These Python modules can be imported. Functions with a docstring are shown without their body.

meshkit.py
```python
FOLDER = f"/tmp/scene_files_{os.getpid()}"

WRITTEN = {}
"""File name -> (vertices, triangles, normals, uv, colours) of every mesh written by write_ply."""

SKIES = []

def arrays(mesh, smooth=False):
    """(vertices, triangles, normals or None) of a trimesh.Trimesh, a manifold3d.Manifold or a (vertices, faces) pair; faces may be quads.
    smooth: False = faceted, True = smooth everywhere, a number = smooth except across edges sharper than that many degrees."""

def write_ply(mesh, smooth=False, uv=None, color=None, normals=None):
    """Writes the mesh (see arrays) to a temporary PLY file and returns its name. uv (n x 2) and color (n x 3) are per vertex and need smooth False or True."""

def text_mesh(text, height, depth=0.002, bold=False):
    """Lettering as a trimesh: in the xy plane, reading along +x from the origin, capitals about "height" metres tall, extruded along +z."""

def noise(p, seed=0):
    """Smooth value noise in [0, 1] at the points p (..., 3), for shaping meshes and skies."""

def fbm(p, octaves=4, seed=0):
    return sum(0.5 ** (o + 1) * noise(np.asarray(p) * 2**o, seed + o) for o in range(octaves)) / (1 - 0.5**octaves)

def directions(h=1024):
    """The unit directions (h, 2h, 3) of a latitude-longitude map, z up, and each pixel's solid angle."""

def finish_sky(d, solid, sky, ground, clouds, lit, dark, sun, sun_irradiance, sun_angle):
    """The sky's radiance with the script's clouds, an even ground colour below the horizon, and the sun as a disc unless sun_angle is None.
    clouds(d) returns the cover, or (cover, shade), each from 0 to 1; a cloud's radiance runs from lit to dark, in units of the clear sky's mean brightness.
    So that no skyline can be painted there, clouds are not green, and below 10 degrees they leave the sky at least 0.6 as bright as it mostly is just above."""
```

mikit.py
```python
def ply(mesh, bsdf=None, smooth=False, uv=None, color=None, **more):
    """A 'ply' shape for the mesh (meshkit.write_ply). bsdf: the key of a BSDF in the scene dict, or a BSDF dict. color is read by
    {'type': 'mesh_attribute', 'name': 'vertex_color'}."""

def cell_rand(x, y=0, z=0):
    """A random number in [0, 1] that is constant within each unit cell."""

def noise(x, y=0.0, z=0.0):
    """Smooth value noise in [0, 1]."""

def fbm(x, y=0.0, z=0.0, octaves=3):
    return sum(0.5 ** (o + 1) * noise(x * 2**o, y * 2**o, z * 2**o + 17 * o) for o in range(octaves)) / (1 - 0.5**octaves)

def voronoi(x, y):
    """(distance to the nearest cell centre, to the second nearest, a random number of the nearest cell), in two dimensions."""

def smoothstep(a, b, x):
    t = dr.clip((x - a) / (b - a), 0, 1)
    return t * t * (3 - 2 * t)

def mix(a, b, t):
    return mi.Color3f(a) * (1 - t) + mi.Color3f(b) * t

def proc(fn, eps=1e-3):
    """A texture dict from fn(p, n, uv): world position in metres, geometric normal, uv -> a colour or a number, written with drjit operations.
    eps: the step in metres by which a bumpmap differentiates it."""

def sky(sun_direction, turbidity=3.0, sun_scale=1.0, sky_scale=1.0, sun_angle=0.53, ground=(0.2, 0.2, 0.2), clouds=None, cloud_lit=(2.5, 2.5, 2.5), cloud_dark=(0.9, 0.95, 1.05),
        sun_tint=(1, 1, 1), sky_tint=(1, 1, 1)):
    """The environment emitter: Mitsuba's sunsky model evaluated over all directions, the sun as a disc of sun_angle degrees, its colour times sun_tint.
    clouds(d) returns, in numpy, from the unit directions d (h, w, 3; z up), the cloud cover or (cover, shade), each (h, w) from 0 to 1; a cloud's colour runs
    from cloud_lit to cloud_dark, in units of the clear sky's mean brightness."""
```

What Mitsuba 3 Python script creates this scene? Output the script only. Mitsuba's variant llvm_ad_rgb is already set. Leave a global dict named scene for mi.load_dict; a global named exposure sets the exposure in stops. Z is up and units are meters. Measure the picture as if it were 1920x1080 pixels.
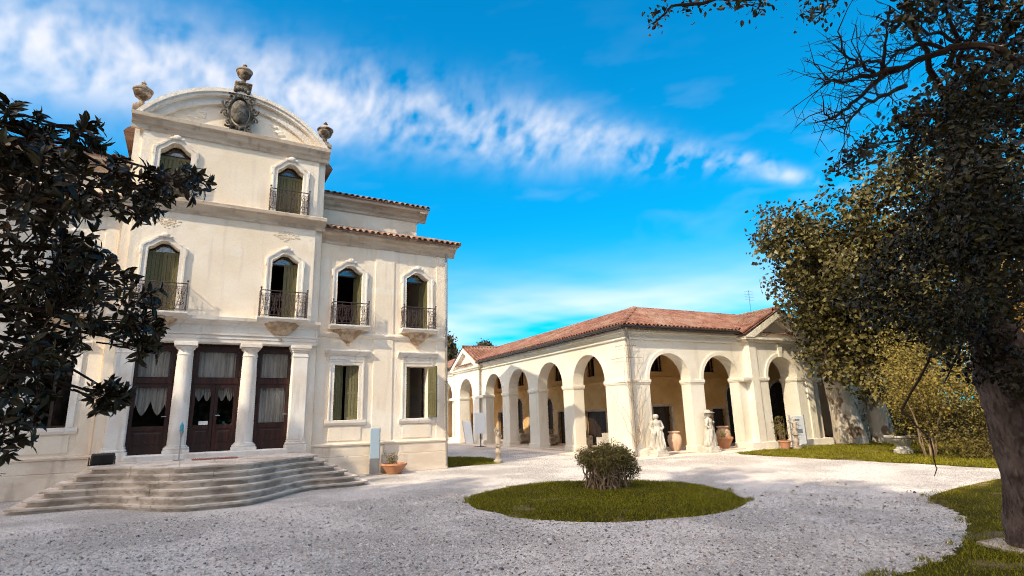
import math, random
import numpy as np, trimesh, drjit as dr
import mitsuba as mi
import mikit, meshkit
from mikit import proc, noise, fbm, voronoi, cell_rand, smoothstep, mix
from shapely.geometry import Polygon, box as sbox, Point, LineString
from shapely.ops import unary_union
T = mi.ScalarTransform4f
RNG = np.random.default_rng(7)
scene, labels = {"type": "scene"}, {}

# ------------------------------------------------------------------ camera, sky, exposure
EYE = np.array([0.0, 0.0, 1.75])
PITCH, ROLL, YAW, FOV = 0.224662658, -0.0276089791, 0.523803583, 85.1765
fwd = np.array([math.sin(YAW)*math.cos(PITCH), math.cos(YAW)*math.cos(PITCH), math.sin(PITCH)])
rgt = np.array([math.cos(YAW), -math.sin(YAW), 0.0]); up0 = np.cross(rgt, fwd)
upv = -math.sin(ROLL)*rgt + math.cos(ROLL)*up0
scene["camera"] = {"type": "perspective", "fov": FOV, "fov_axis": "x", "near_clip": 0.05, "far_clip": 2000.0,
                   "to_world": T().look_at(origin=EYE.tolist(), target=(EYE+fwd).tolist(), up=upv.tolist())}
SUN = np.array([-7.5, -3.15, 6.1]); SUN /= np.linalg.norm(SUN)

def unit(v): return np.asarray(v, float)/np.linalg.norm(v)
# one long band of rippled cirrus crosses the sky along a great circle, thinner sheets lie lower
BAND_A, BAND_B = unit([-0.245, 0.840, 0.485]), unit([0.774, 0.523, 0.357])
BAND_N = unit(np.cross(BAND_A, BAND_B)); BAND_T = np.cross(BAND_N, BAND_A)

def clouds(d):
    x, y, z = d[..., 0], d[..., 1], np.maximum(d[..., 2], 0.02)
    h = 1.0/(z+0.10)
    p = np.stack([x*h, y*h, np.zeros_like(x)], -1)
    warp = meshkit.fbm(p*1.6, 4, 3)-0.5
    s = d @ BAND_N + 0.035*warp*2
    t = np.arctan2(d @ BAND_T, d @ BAND_A)
    width = 0.050+0.025*meshkit.noise(np.stack([t*3.0, t*0, t*0], -1), 8)+0.045*np.clip((0.25-t)/0.5, 0, 1)
    width = width*np.clip((1.28-t)/0.55, 0.10, 1.0)
    core = np.exp(-np.abs(s/width)**2.2)
    q = p + 0.25*np.stack([warp, -warp, 0*warp], -1)
    ca, sa = math.cos(0.55), math.sin(0.55)
    u, v = q[..., 0]*ca+q[..., 1]*sa, -q[..., 0]*sa+q[..., 1]*ca
    rip = 0.5+1.4*(-0.5+0.6*meshkit.fbm(np.stack([t*54+s*16+warp*6, s*34-t*6, 0*u], -1), 5, 21)+0.4*meshkit.fbm(np.stack([t*24, s*30, 0*u], -1), 5, 22))
    tex = meshkit.fbm(q*3.4, 5, 31)
    lump = meshkit.noise(q*2.1, 77)
    band = core*np.clip(0.14+2.3*(0.55*rip+0.45*tex-0.38)+0.7*(lump-0.5), 0, 1)
    veil = np.clip(2.2*(meshkit.fbm(np.stack([t*13+s*9, s*30+t*5, 0*u], -1), 5, 55)-0.56), 0, 1)
    low = np.exp(-((z-0.14)/0.075)**2)*np.clip(2.8*(meshkit.fbm(np.stack([x*3.2, y*3.2, z*15.0], -1), 5, 91)-0.37), 0, 1)
    # added cloud glow sunward, mostly out of view, put in to lift the shade
    cs = np.clip((d @ SUN-0.17)/0.58, 0, 1); fill_glow = cs*cs*(3-2*cs)
    fill_sheet = fill_glow*np.clip(0.25+2.4*(0.5*tex+0.5*rip-0.33), 0, 1)
    c = np.clip(0.68*band+0.12*veil*np.exp(-(s/0.13)**2)+0.95*low+0.85*fill_sheet, 0, 0.95)
    return c, 1-fill_glow

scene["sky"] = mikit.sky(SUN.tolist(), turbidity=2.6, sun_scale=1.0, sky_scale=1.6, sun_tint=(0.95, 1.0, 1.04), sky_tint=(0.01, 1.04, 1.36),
                         ground=(0.30, 0.27, 0.23), clouds=clouds, cloud_lit=(8.2, 6.7, 5.8), cloud_dark=(3.1, 2.85, 2.7))  # lit tone: warm fill light of the added sunward cloud
exposure = 1.68

# ------------------------------------------------------------------ materials
def bsdf(key, color, rough=0.8, bump=None, bscale=0.004, spec=0.3, metallic=0.0, two=True, **kw):
    c = color if isinstance(color, dict) else {"type": "rgb", "value": list(color)}
    m = {"type": "principled", "base_color": c, "roughness": rough, "specular": spec, "metallic": metallic, **kw}
    if bump is not None: m = {"type": "bumpmap", "arbitrary": {**bump}, "scale": bscale, "nested": m}
    scene[key] = {"type": "twosided", "bsdf": m} if two else m
VC = {"type": "mesh_attribute", "name": "vertex_color"}

def f_plaster(p, n, uv):
    a = fbm(p.x*0.7+3, p.y*0.7, p.z*0.7, 4); b = fbm(p.x*3.1, p.y*3.1, p.z*2.1, 3)
    st = fbm(p.x*6.0+p.y*6.0, 0.0, p.z*0.45, 3); g = noise(p.x*45, p.y*45, p.z*45)
    c = mix((0.80, 0.695, 0.555), (0.86, 0.780, 0.665), smoothstep(0.30, 0.68, a))
    c = mix(c, (0.72, 0.56, 0.42), 0.30*smoothstep(0.55, 0.80, b))
    c = mix(c, (0.60, 0.52, 0.44), 0.35*smoothstep(0.58, 0.80, st))
    pale = smoothstep(0.66, 0.70, fbm(p.x*1.1+9, p.y*1.1+4, p.z*1.3, 2))
    c = mix(c, (0.82, 0.78, 0.69), 0.5*pale)
    return c*(0.94+0.12*g)
bsdf("m_plaster", proc(f_plaster), 0.9, proc(lambda p, n, uv: fbm(p.x*9, p.y*9, p.z*9, 4), 2e-3), 0.010, 0.15)

def f_base(p, n, uv):
    a = fbm(p.x*1.3, p.y*1.3, p.z*2.6, 4); g = noise(p.x*50, p.y*50, p.z*50)
    c = mix((0.80, 0.70, 0.57), (0.68, 0.56, 0.44), smoothstep(0.4, 0.7, a))
    s = fbm(p.x*5+p.y*5, 7.0, p.z*0.6, 3)
    return mix(c, (0.40, 0.34, 0.27), 0.5*smoothstep(0.55, 0.8, s))*(0.92+0.16*g)
bsdf("m_base_stone", proc(f_base), 0.85, proc(lambda p, n, uv: fbm(p.x*12, p.y*12, p.z*12, 4), 2e-3), 0.012, 0.2)

def f_stone(p, n, uv):
    a = fbm(p.x*2.0, p.y*2.0, p.z*2.0, 4); s = fbm(p.x*9+p.y*9, 2.0, p.z*0.8, 3); g = noise(p.x*60, p.y*60, p.z*60)
    c = mix((0.80, 0.76, 0.70), (0.72, 0.65, 0.57), smoothstep(0.35, 0.7, a))
    c = mix(c, (0.42, 0.38, 0.33), 0.40*smoothstep(0.58, 0.82, s))
    return c*(0.93+0.14*g)
bsdf("m_stone", proc(f_stone), 0.8, proc(lambda p, n, uv: fbm(p.x*14, p.y*14, p.z*14, 3), 2e-3), 0.006, 0.25)

def f_cornice(p, n, uv):
    a = fbm(p.x*1.5, p.y*1.5, p.z*6.0, 4); s = fbm(p.x*7, p.y*7, p.z*3, 3); g = noise(p.x*60, p.y*60, p.z*60)
    c = mix((0.62, 0.53, 0.43), (0.50, 0.40, 0.31), smoothstep(0.35, 0.7, a))
    return mix(c, (0.30, 0.25, 0.20), 0.55*smoothstep(0.56, 0.78, s))*(0.92+0.16*g)
bsdf("m_cornice", proc(f_cornice), 0.85, proc(lambda p, n, uv: fbm(p.x*12, p.y*12, p.z*12, 3), 2e-3), 0.008, 0.2)

def f_corbel(p, n, uv):
    a = fbm(p.x*7, p.y*7, p.z*7, 4)
    return mix((0.62, 0.47, 0.33), (0.38, 0.25, 0.15), smoothstep(0.35, 0.65, a))
bsdf("m_corbel", proc(f_corbel), 0.9, proc(lambda p, n, uv: fbm(p.x*22, p.y*22, p.z*22, 3), 2e-3), 0.012, 0.15)

def f_grey(p, n, uv):
    a = fbm(p.x*6, p.y*6, p.z*6, 4); b = fbm(p.x*23, p.y*23, p.z*23, 3)
    c = mix((0.075, 0.068, 0.058), (0.21, 0.19, 0.165), smoothstep(0.35, 0.65, a))
    return mix(c, (0.035, 0.030, 0.024), 0.75*smoothstep(0.5, 0.72, b))
bsdf("m_old_stone", proc(f_grey), 0.9, proc(lambda p, n, uv: fbm(p.x*25, p.y*25, p.z*25, 3), 2e-3), 0.010, 0.15)
def f_urn(p, n, uv):
    a = fbm(p.x*7, p.y*7, p.z*7, 4)
    return mix((0.10, 0.066, 0.045), (0.38, 0.30, 0.22), smoothstep(0.36, 0.66, a))
bsdf("m_urn", proc(f_urn), 0.9, None, 0, 0.15)

def f_barch(p, n, uv):
    a = fbm(p.x*0.6, p.y*0.6, p.z*0.8, 4); st = fbm(p.x*4+p.y*4, 5.0, p.z*0.5, 3); g = noise(p.x*40, p.y*40, p.z*40)
    c = mix((0.76, 0.70, 0.58), (0.80, 0.76, 0.67), smoothstep(0.3, 0.7, a))
    c = mix(c, (0.55, 0.50, 0.42), 0.35*smoothstep(0.58, 0.80, st))
    return c*(0.95+0.10*g)
bsdf("m_arcade_plaster", proc(f_barch), 0.9, proc(lambda p, n, uv: fbm(p.x*8, p.y*8, p.z*8, 4), 2e-3), 0.010, 0.15)
def f_tan(p, n, uv):
    a = fbm(p.x*0.9, p.y*0.9, p.z*0.9, 4); b = fbm(p.x*4, p.y*4, p.z*4, 3)
    c = mix((0.66, 0.40, 0.15), (0.76, 0.52, 0.26), smoothstep(0.3, 0.7, a))
    return mix(c, (0.40, 0.26, 0.13), 0.3*smoothstep(0.5, 0.8, b))
bsdf("m_tan_plaster", proc(f_tan), 0.9, None, 0, 0.15)

def f_step(p, n, uv):
    a = fbm(p.x*1.6, p.y*1.6, p.z*1.6, 4); b = fbm(p.x*9, p.y*9, p.z*9, 3); d = fbm(p.x*2.6+4, p.y*2.6, p.z*5, 4)
    c = mix((0.66, 0.58, 0.49), (0.50, 0.43, 0.36), smoothstep(0.35, 0.7, a))
    c = mix(c, (0.28, 0.22, 0.17), 0.6*smoothstep(0.50, 0.70, d))
    return mix(c, (0.22, 0.17, 0.13), 0.45*smoothstep(0.50, 0.72, b))
bsdf("m_step", proc(f_step), 0.75, proc(lambda p, n, uv: fbm(p.x*15, p.y*15, p.z*15, 3), 2e-3), 0.006, 0.3)

def tilef(p, n, uv):
    r = cell_rand(p.x*3.7, p.y*3.7, p.z*3.0); a = fbm(p.x*1.2, p.y*1.2, p.z*1.2, 3); b = noise(p.x*30, p.y*30, p.z*30)
    c = mix((0.155, 0.070, 0.048), (0.285, 0.145, 0.105), r)
    c = mix(c, (0.33, 0.25, 0.19), 0.50*smoothstep(0.45, 0.75, a))
    return c*(0.85+0.3*b)
bsdf("m_tile", proc(tilef), 0.85, None, 0, 0.2)
def tilef2(p, n, uv):
    r = cell_rand(p.x*3.7, p.y*3.7, p.z*3.0); b = fbm(p.x*9, p.y*9, p.z*9, 3)
    c = mix((0.17, 0.10, 0.075), (0.36, 0.24, 0.18), r)
    return mix(c, (0.10, 0.09, 0.08), 0.5*smoothstep(0.5, 0.75, b))
bsdf("m_tile_old", proc(tilef2), 0.9, None, 0, 0.15)

def woodf(c0, c1, fx, fz):
    def f(p, n, uv):
        g = fbm(p.x*fx+p.y*fx, 3.0, p.z*fz, 4)
        return mix(c0, c1, smoothstep(0.3, 0.7, g))
    return proc(f)
bsdf("m_door_wood", woodf((0.014, 0.004, 0.003), (0.042, 0.010, 0.006), 26, 1.6), 0.4, None, 0, 0.5)
bsdf("m_dark_wood", woodf((0.02, 0.012, 0.009), (0.045, 0.028, 0.02), 22, 1.5), 0.5, None, 0, 0.4)
bsdf("m_shutter", woodf((0.095, 0.088, 0.040), (0.135, 0.125, 0.062), 30, 1.0), 0.6, None, 0, 0.35)
bsdf("m_beam", woodf((0.10, 0.06, 0.035), (0.17, 0.10, 0.06), 9, 9), 0.85, None, 0, 0.2)
bsdf("m_room", (0.018, 0.010, 0.008), 0.95, None, 0, 0.05)
def f_curt(p, n, uv):
    return mix((0.22, 0.215, 0.20), (0.48, 0.47, 0.44), noise(p.x*14, p.y*3, p.z*1.5))
bsdf("m_curtain", proc(f_curt), 0.95, None, 0, 0.1)
bsdf("m_iron", proc(lambda p, n, uv: mix((0.04, 0.028, 0.028), (0.12, 0.085, 0.08), fbm(p.x*20, p.y*20, p.z*20, 3))), 0.55, None, 0, 0.4, 0.3)
bsdf("m_black_metal", (0.022, 0.02, 0.02), 0.4, None, 0, 0.5)
bsdf("m_grey_metal", (0.36, 0.36, 0.36), 0.35, None, 0, 0.5, 0.6)
bsdf("m_pipe", (0.34, 0.31, 0.27), 0.5, None, 0, 0.4, 0.4)
bsdf("m_terracotta", proc(lambda p, n, uv: mix((0.46, 0.19, 0.09), (0.60, 0.32, 0.19), fbm(p.x*8, p.y*8, p.z*8, 4))), 0.85, None, 0, 0.2)
bsdf("m_pale_terracotta", proc(lambda p, n, uv: mix((0.55, 0.35, 0.22), (0.68, 0.52, 0.40), fbm(p.x*8, p.y*8, p.z*8, 4))), 0.85, None, 0, 0.2)
bsdf("m_marble", proc(lambda p, n, uv: mix(mix((0.60, 0.565, 0.50), (0.42, 0.39, 0.33), smoothstep(0.4, 0.7, fbm(p.x*3, p.y*3, p.z*3, 4))), (0.33, 0.31, 0.28), 0.5*smoothstep(0.58, 0.75, fbm(p.x*8, p.y*8, p.z*3, 3)))), 0.6, None, 0, 0.4)
bsdf("m_mud_stone", proc(lambda p, n, uv: mix((0.50, 0.42, 0.33), (0.25, 0.19, 0.14), smoothstep(0.4, 0.68, fbm(p.x*6, p.y*6, p.z*6, 4)))), 0.9, None, 0, 0.15)
bsdf("m_panel_blue", (0.36, 0.46, 0.55), 0.45, None, 0, 0.4)
bsdf("m_panel_grey", (0.20, 0.20, 0.21), 0.5, None, 0, 0.4)
bsdf("m_white_board", (0.80, 0.82, 0.84), 0.5, None, 0, 0.4)
bsdf("m_ink", (0.20, 0.24, 0.30), 0.6, None, 0, 0.2)
bsdf("m_paper", (0.80, 0.79, 0.74), 0.8, None, 0, 0.2)
bsdf("m_teal", (0.05, 0.30, 0.40), 0.4, None, 0, 0.5)
bsdf("m_clear_blue", (0.45, 0.70, 0.78), 0.4, None, 0, 0.5)
bsdf("m_mat", proc(lambda p, n, uv: mix((0.20, 0.075, 0.05), (0.30, 0.13, 0.09), noise(p.x*90, p.y*90, p.z*90))), 0.95, None, 0, 0.1)
bsdf("m_red", (0.42, 0.06, 0.05), 0.6, None, 0, 0.3)
bsdf("m_soil", (0.05, 0.035, 0.025), 0.95, None, 0, 0.1)
scene["m_glass"] = {"type": "thindielectric", "int_ior": 1.5}

def f_gravel(p, n, uv):
    d1, d2, r = voronoi(p.x*42, p.y*42); e1, e2, r2 = voronoi(p.x*19+5, p.y*19)
    a = fbm(p.x*0.35, p.y*0.35, 0.0, 4); b = fbm(p.x*2.2, p.y*2.2, 3.0, 3)
    c = mix((0.310, 0.288, 0.270), (0.61, 0.578, 0.54), r)
    c = mix(c, (0.24, 0.20, 0.175), 0.75*smoothstep(0.84, 0.97, r2))
    c = mix(c, (0.20, 0.17, 0.15), 0.55*smoothstep(0.62, 0.95, d1/dr.maximum(d2, 1e-3)))
    c = mix(c, (0.54, 0.47, 0.40), 0.30*smoothstep(0.4, 0.75, a))
    c = mix(c, (0.45, 0.40, 0.36), 0.25*smoothstep(0.45, 0.75, b))
    w = fbm(p.x*0.9+7, p.y*0.9, 5.0, 4)
    return c*(0.82+0.36*smoothstep(0.30, 0.70, w))
bsdf("m_gravel", proc(f_gravel), 0.9, proc(lambda p, n, uv: 1-voronoi(p.x*42, p.y*42)[0], 3e-3), 0.006, 0.2)
bsdf("m_earth", proc(lambda p, n, uv: mix((0.10, 0.105, 0.03), (0.20, 0.17, 0.08), fbm(p.x*0.4, p.y*0.4, 0.0, 4))), 0.95, None, 0, 0.1)
def f_turf(p, n, uv):
    a = fbm(p.x*0.9, p.y*0.9, 0.0, 4); b = fbm(p.x*9, p.y*9, 1.0, 3)
    c = mix((0.034, 0.030, 0.002), (0.080, 0.068, 0.004), smoothstep(0.3, 0.7, a))
    c = mix(c, (0.05, 0.04, 0.012), 0.5*smoothstep(0.45, 0.7, b))
    return mix(c, (0.16, 0.115, 0.07), 0.8*smoothstep(0.60, 0.74, fbm(p.x*1.6, p.y*1.6, 2.0, 3)))
bsdf("m_turf", proc(f_turf), 0.95, None, 0, 0.1)
bsdf("m_paving", proc(lambda p, n, uv: mix((0.48, 0.40, 0.33), (0.60, 0.52, 0.43), fbm(p.x*3, p.y*3, 0.0, 4))), 0.9, None, 0, 0.15)
bsdf("m_leaf", VC, 0.38, None, 0, 0.30)
bsdf("m_leaf_matte", VC, 0.7, None, 0, 0.3)
bsdf("m_pebble", VC, 0.85, None, 0, 0.25)
def barkf(p, n, uv):
    a = fbm(p.x*5, p.y*5, p.z*3, 4); b = fbm(p.x*26, p.y*26, p.z*7, 4)
    c = mix((0.120, 0.084, 0.070), (0.070, 0.047, 0.038), smoothstep(0.36, 0.64, a))
    c = mix(c, (0.18, 0.14, 0.12), 0.5*smoothstep(0.52, 0.75, fbm(p.x*30, p.y*30, p.z*12, 3)))
    return mix(c, (0.022, 0.015, 0.012), 0.6*smoothstep(0.48, 0.70, b))
bsdf("m_bark", proc(barkf), 0.95, proc(lambda p, n, uv: fbm(p.x*14, p.y*14, p.z*7, 4), 3e-3), 0.05, 0.1)
def planebark(p, n, uv):
    a = fbm(p.x*2.2, p.y*2.2, p.z*1.6, 3); b = fbm(p.x*3.7+5, p.y*3.7, p.z*2.4, 2)
    c = mix((0.52, 0.45, 0.36), (0.22, 0.16, 0.11), smoothstep(0.50, 0.56, a))
    return mix(c, (0.64, 0.58, 0.49), smoothstep(0.58, 0.63, b))
bsdf("m_plane_bark", proc(planebark), 0.9, None, 0, 0.15)
bsdf("m_twig", (0.035, 0.022, 0.017), 0.9, None, 0, 0.1)
bsdf("m_dry_twig", proc(lambda p, n, uv: mix((0.12, 0.07, 0.04), (0.42, 0.31, 0.20), noise(p.x*12, p.y*12, p.z*4))), 0.9, None, 0, 0.1)

# ------------------------------------------------------------------ mesh helpers
COUNT = {}
def num(base):
    k = COUNT.get(base, 0); COUNT[base] = k+1
    return base if k == 0 else f"{base}_{k:03d}"
def put(key, mesh, mat, label=None, cat=None, group=None, kind=None, smooth=False, color=None):
    k = num(key)
    scene[k] = mikit.ply(mesh, mat, smooth=smooth, color=color)
    tag(k, label, cat, group, kind)
    return k
def tag(k, label=None, cat=None, group=None, kind=None):
    e = {a: b for a, b in (("label", label), ("category", cat), ("group", group), ("kind", kind)) if b}
    if e: labels[k] = e
def cat_(ms): return trimesh.util.concatenate([m for m in ms if m is not None])
def M4(R=np.eye(3), t=(0, 0, 0)):
    m = np.eye(4); m[:3, :3] = R; m[:3, 3] = t; return m
def tf(mesh, m): mesh = mesh.copy(); mesh.apply_transform(m); return mesh
def bx(x0, x1, y0, y1, z0, z1, c=0.0):
    if c <= 0:
        return trimesh.creation.box(bounds=[[min(x0, x1), min(y0, y1), min(z0, z1)], [max(x0, x1), max(y0, y1), max(z0, z1)]])
    pts = []
    for sx, X in ((1, x0), (-1, x1)):
        for sy, Y in ((1, y0), (-1, y1)):
            for sz, Z in ((1, z0), (-1, z1)):
                pts += [(X+sx*c, Y+sy*c, Z), (X+sx*c, Y, Z+sz*c), (X, Y+sy*c, Z+sz*c)]
    return trimesh.convex.convex_hull(np.array(pts))
def polys(g): return [g] if g.geom_type == "Polygon" else [q for q in g.geoms if q.geom_type == "Polygon" and q.area > 1e-6]
def prism_z(poly, z0, z1):
    out = []
    for g in polys(poly):
        m = trimesh.creation.extrude_polygon(g, z1-z0, engine="earcut"); m.apply_translation([0, 0, z0]); out.append(m)
    return cat_(out)
RXZ = np.array([[1, 0, 0], [0, 0, -1], [0, 1, 0.]])       # (x, z, e) -> (x, -e, z)
def prism_y(poly, y0, y1):
    """polygon in (x, z), extruded from y0 to y1 (y0 < y1)"""
    out = []
    for g in polys(poly):
        m = trimesh.creation.extrude_polygon(g, y1-y0, engine="earcut"); m.apply_transform(M4(RXZ, (0, y1, 0))); out.append(m)
    return cat_(out)
RYZ = np.array([[0, 0, 1], [1, 0, 0], [0, 1, 0.]])        # (y, z, e) -> (e, y, z)
def prism_x(poly, x0, x1):
    out = []
    for g in polys(poly):
        m = trimesh.creation.extrude_polygon(g, x1-x0, engine="earcut"); m.apply_transform(M4(RYZ, (x0, 0, 0))); out.append(m)
    return cat_(out)
def lathe(prof, n=24, at=(0, 0, 0)):
    m = trimesh.creation.revolve(np.array(prof, float), sections=n); m.apply_translation(at); return m
def tube(pts, rad, n=6, cap=True):
    pts = np.asarray(pts, float); k = len(pts); rad = np.broadcast_to(np.asarray(rad, float), (k,))
    d = np.gradient(pts, axis=0); d /= np.linalg.norm(d, axis=1, keepdims=True)+1e-12
    ref = np.array([0, 0, 1.0]) if abs(d[0, 2]) < 0.9 else np.array([1.0, 0, 0])
    u = np.cross(d[0], ref); u /= np.linalg.norm(u); rings = []
    a = np.arange(n)*2*np.pi/n
    for i in range(k):
        u = u-d[i]*(u@d[i]); u /= np.linalg.norm(u)+1e-12; w = np.cross(d[i], u)
        rings.append(pts[i]+rad[i]*(np.cos(a)[:, None]*u+np.sin(a)[:, None]*w))
    v = np.vstack(rings+[pts[:1], pts[-1:]]); f = []
    for i in range(k-1):
        for j in range(n):
            p, q = i*n+j, i*n+(j+1) % n
            f += [[p, q, q+n], [p, q+n, p+n]]
    if cap:
        for j in range(n):
            f += [[k*n, (j+1) % n, j], [k*n+1, (k-1)*n+j, (k-1)*n+(j+1) % n]]
    return trimesh.Trimesh(v, np.array(f), process=False)
def bez(p0, p1, p2, n=8):
    t = np.linspace(0, 1, n)[:, None]; p0, p1, p2 = map(lambda a: np.asarray(a, float), (p0, p1, p2))
    return (1-t)**2*p0+2*t*(1-t)*p1+t*t*p2
# ------------------------------------------------------------------ the setting: ground, gravel, lawns
def sheet(poly, z, dx=None):
    v, f = trimesh.creation.triangulate_polygon(poly, engine="earcut")
    return trimesh.Trimesh(np.column_stack([v, np.full(len(v), z)]), f, process=False)
put("ground", sheet(sbox(-700, -700, 700, 700), -0.012), "m_earth", kind="structure")
court = Polygon([(-26, -12), (34, -12), (34, 7.6), (19.6, 7.6), (19.6, 16.5), (31, 16.2), (31, 60), (-26, 60)])
put("gravel_court", sheet(court, 0.0), "m_gravel", kind="structure")
ISL = np.array([7.85, 10.0]); RI = 2.8
th = np.linspace(0, 2*np.pi, 120, endpoint=False)
isl_r = RI+0.05*np.sin(5*th+1)+0.03*np.sin(11*th)+RNG.normal(0, 0.018, 120)
island = Polygon(np.column_stack([ISL[0]+isl_r*np.cos(th), ISL[1]+isl_r*np.sin(th)]))
arc = np.radians(np.linspace(-45, -112, 60)); rr = np.interp(np.linspace(-45, -112, 60), [-112, -103, -76, -45], [7.2, 6.58, 6.16, 6.05])+RNG.normal(0, 0.03, 60)
near_lawn = Polygon([(30, 6.3), (22, 6.25), (16, 6.25), (14.2, 6.15), (12.7, 5.95)]+[(ISL[0]+r*math.cos(a), ISL[1]+r*math.sin(a)) for a, r in zip(arc, rr)]+[(4.6, -6), (30, -6)])
jit = [(19.15+0.08*math.sin(3*y)+RNG.normal(0, 0.04), y) for y in np.linspace(7.2, 15.5, 50)]
far_lawn = Polygon(jit+[(19.6, 15.9), (21.0, 16.25), (30, 15.8), (60, 14.0), (60, 7.0)])
side_lawn = Polygon([(8.25, 19.25), (9.3, 19.2), (10.35, 19.32), (10.9, 20.6), (11.2, 22.4), (10.2, 23.6), (8.25, 24.2)])
def dome(poly, h, step=0.25):
    """a lawn sheet whose rim sinks to the gravel and whose middle stands h above it"""
    import shapely
    x0, y0, x1, y1 = poly.bounds
    gx, gy = np.meshgrid(np.arange(x0, x1, step), np.arange(y0, y1, step)); p = np.column_stack([gx.ravel(), gy.ravel()])
    p = p[shapely.contains_xy(poly.buffer(-step*0.3), p[:, 0], p[:, 1])]
    rim = np.array(poly.exterior.segmentize(step).coords)[:-1]
    from scipy.spatial import Delaunay
    q = np.vstack([p, rim]); tri = Delaunay(q).simplices; c = q[tri].mean(1)
    tri = tri[shapely.contains_xy(poly.buffer(0.02), c[:, 0], c[:, 1])]
    d = shapely.distance(shapely.points(q), poly.exterior)
    z = 0.006+h*(1-np.exp(-d/0.35))+0.02*(meshkit.fbm(np.column_stack([q*1.3, 0*q[:, 0]]), 3)-0.5)*np.minimum(d*3, 1)
    a, b, cc = q[tri[:, 0]], q[tri[:, 1]], q[tri[:, 2]]
    flip = np.cross(b-a, cc-a) < 0; tri[flip] = tri[flip][:, ::-1]
    return trimesh.Trimesh(np.column_stack([q, z]), tri, process=False)
put("lawn_island", dome(island, 0.07), "m_turf", kind="structure", smooth=True)
put("lawn_near", dome(near_lawn, 0.03, 0.4), "m_turf", kind="structure", smooth=True)
put("lawn_far", dome(far_lawn, 0.03, 0.8), "m_turf", kind="structure", smooth=True)
put("lawn_side", dome(side_lawn, 0.03, 0.4), "m_turf", kind="structure", smooth=True)

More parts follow.
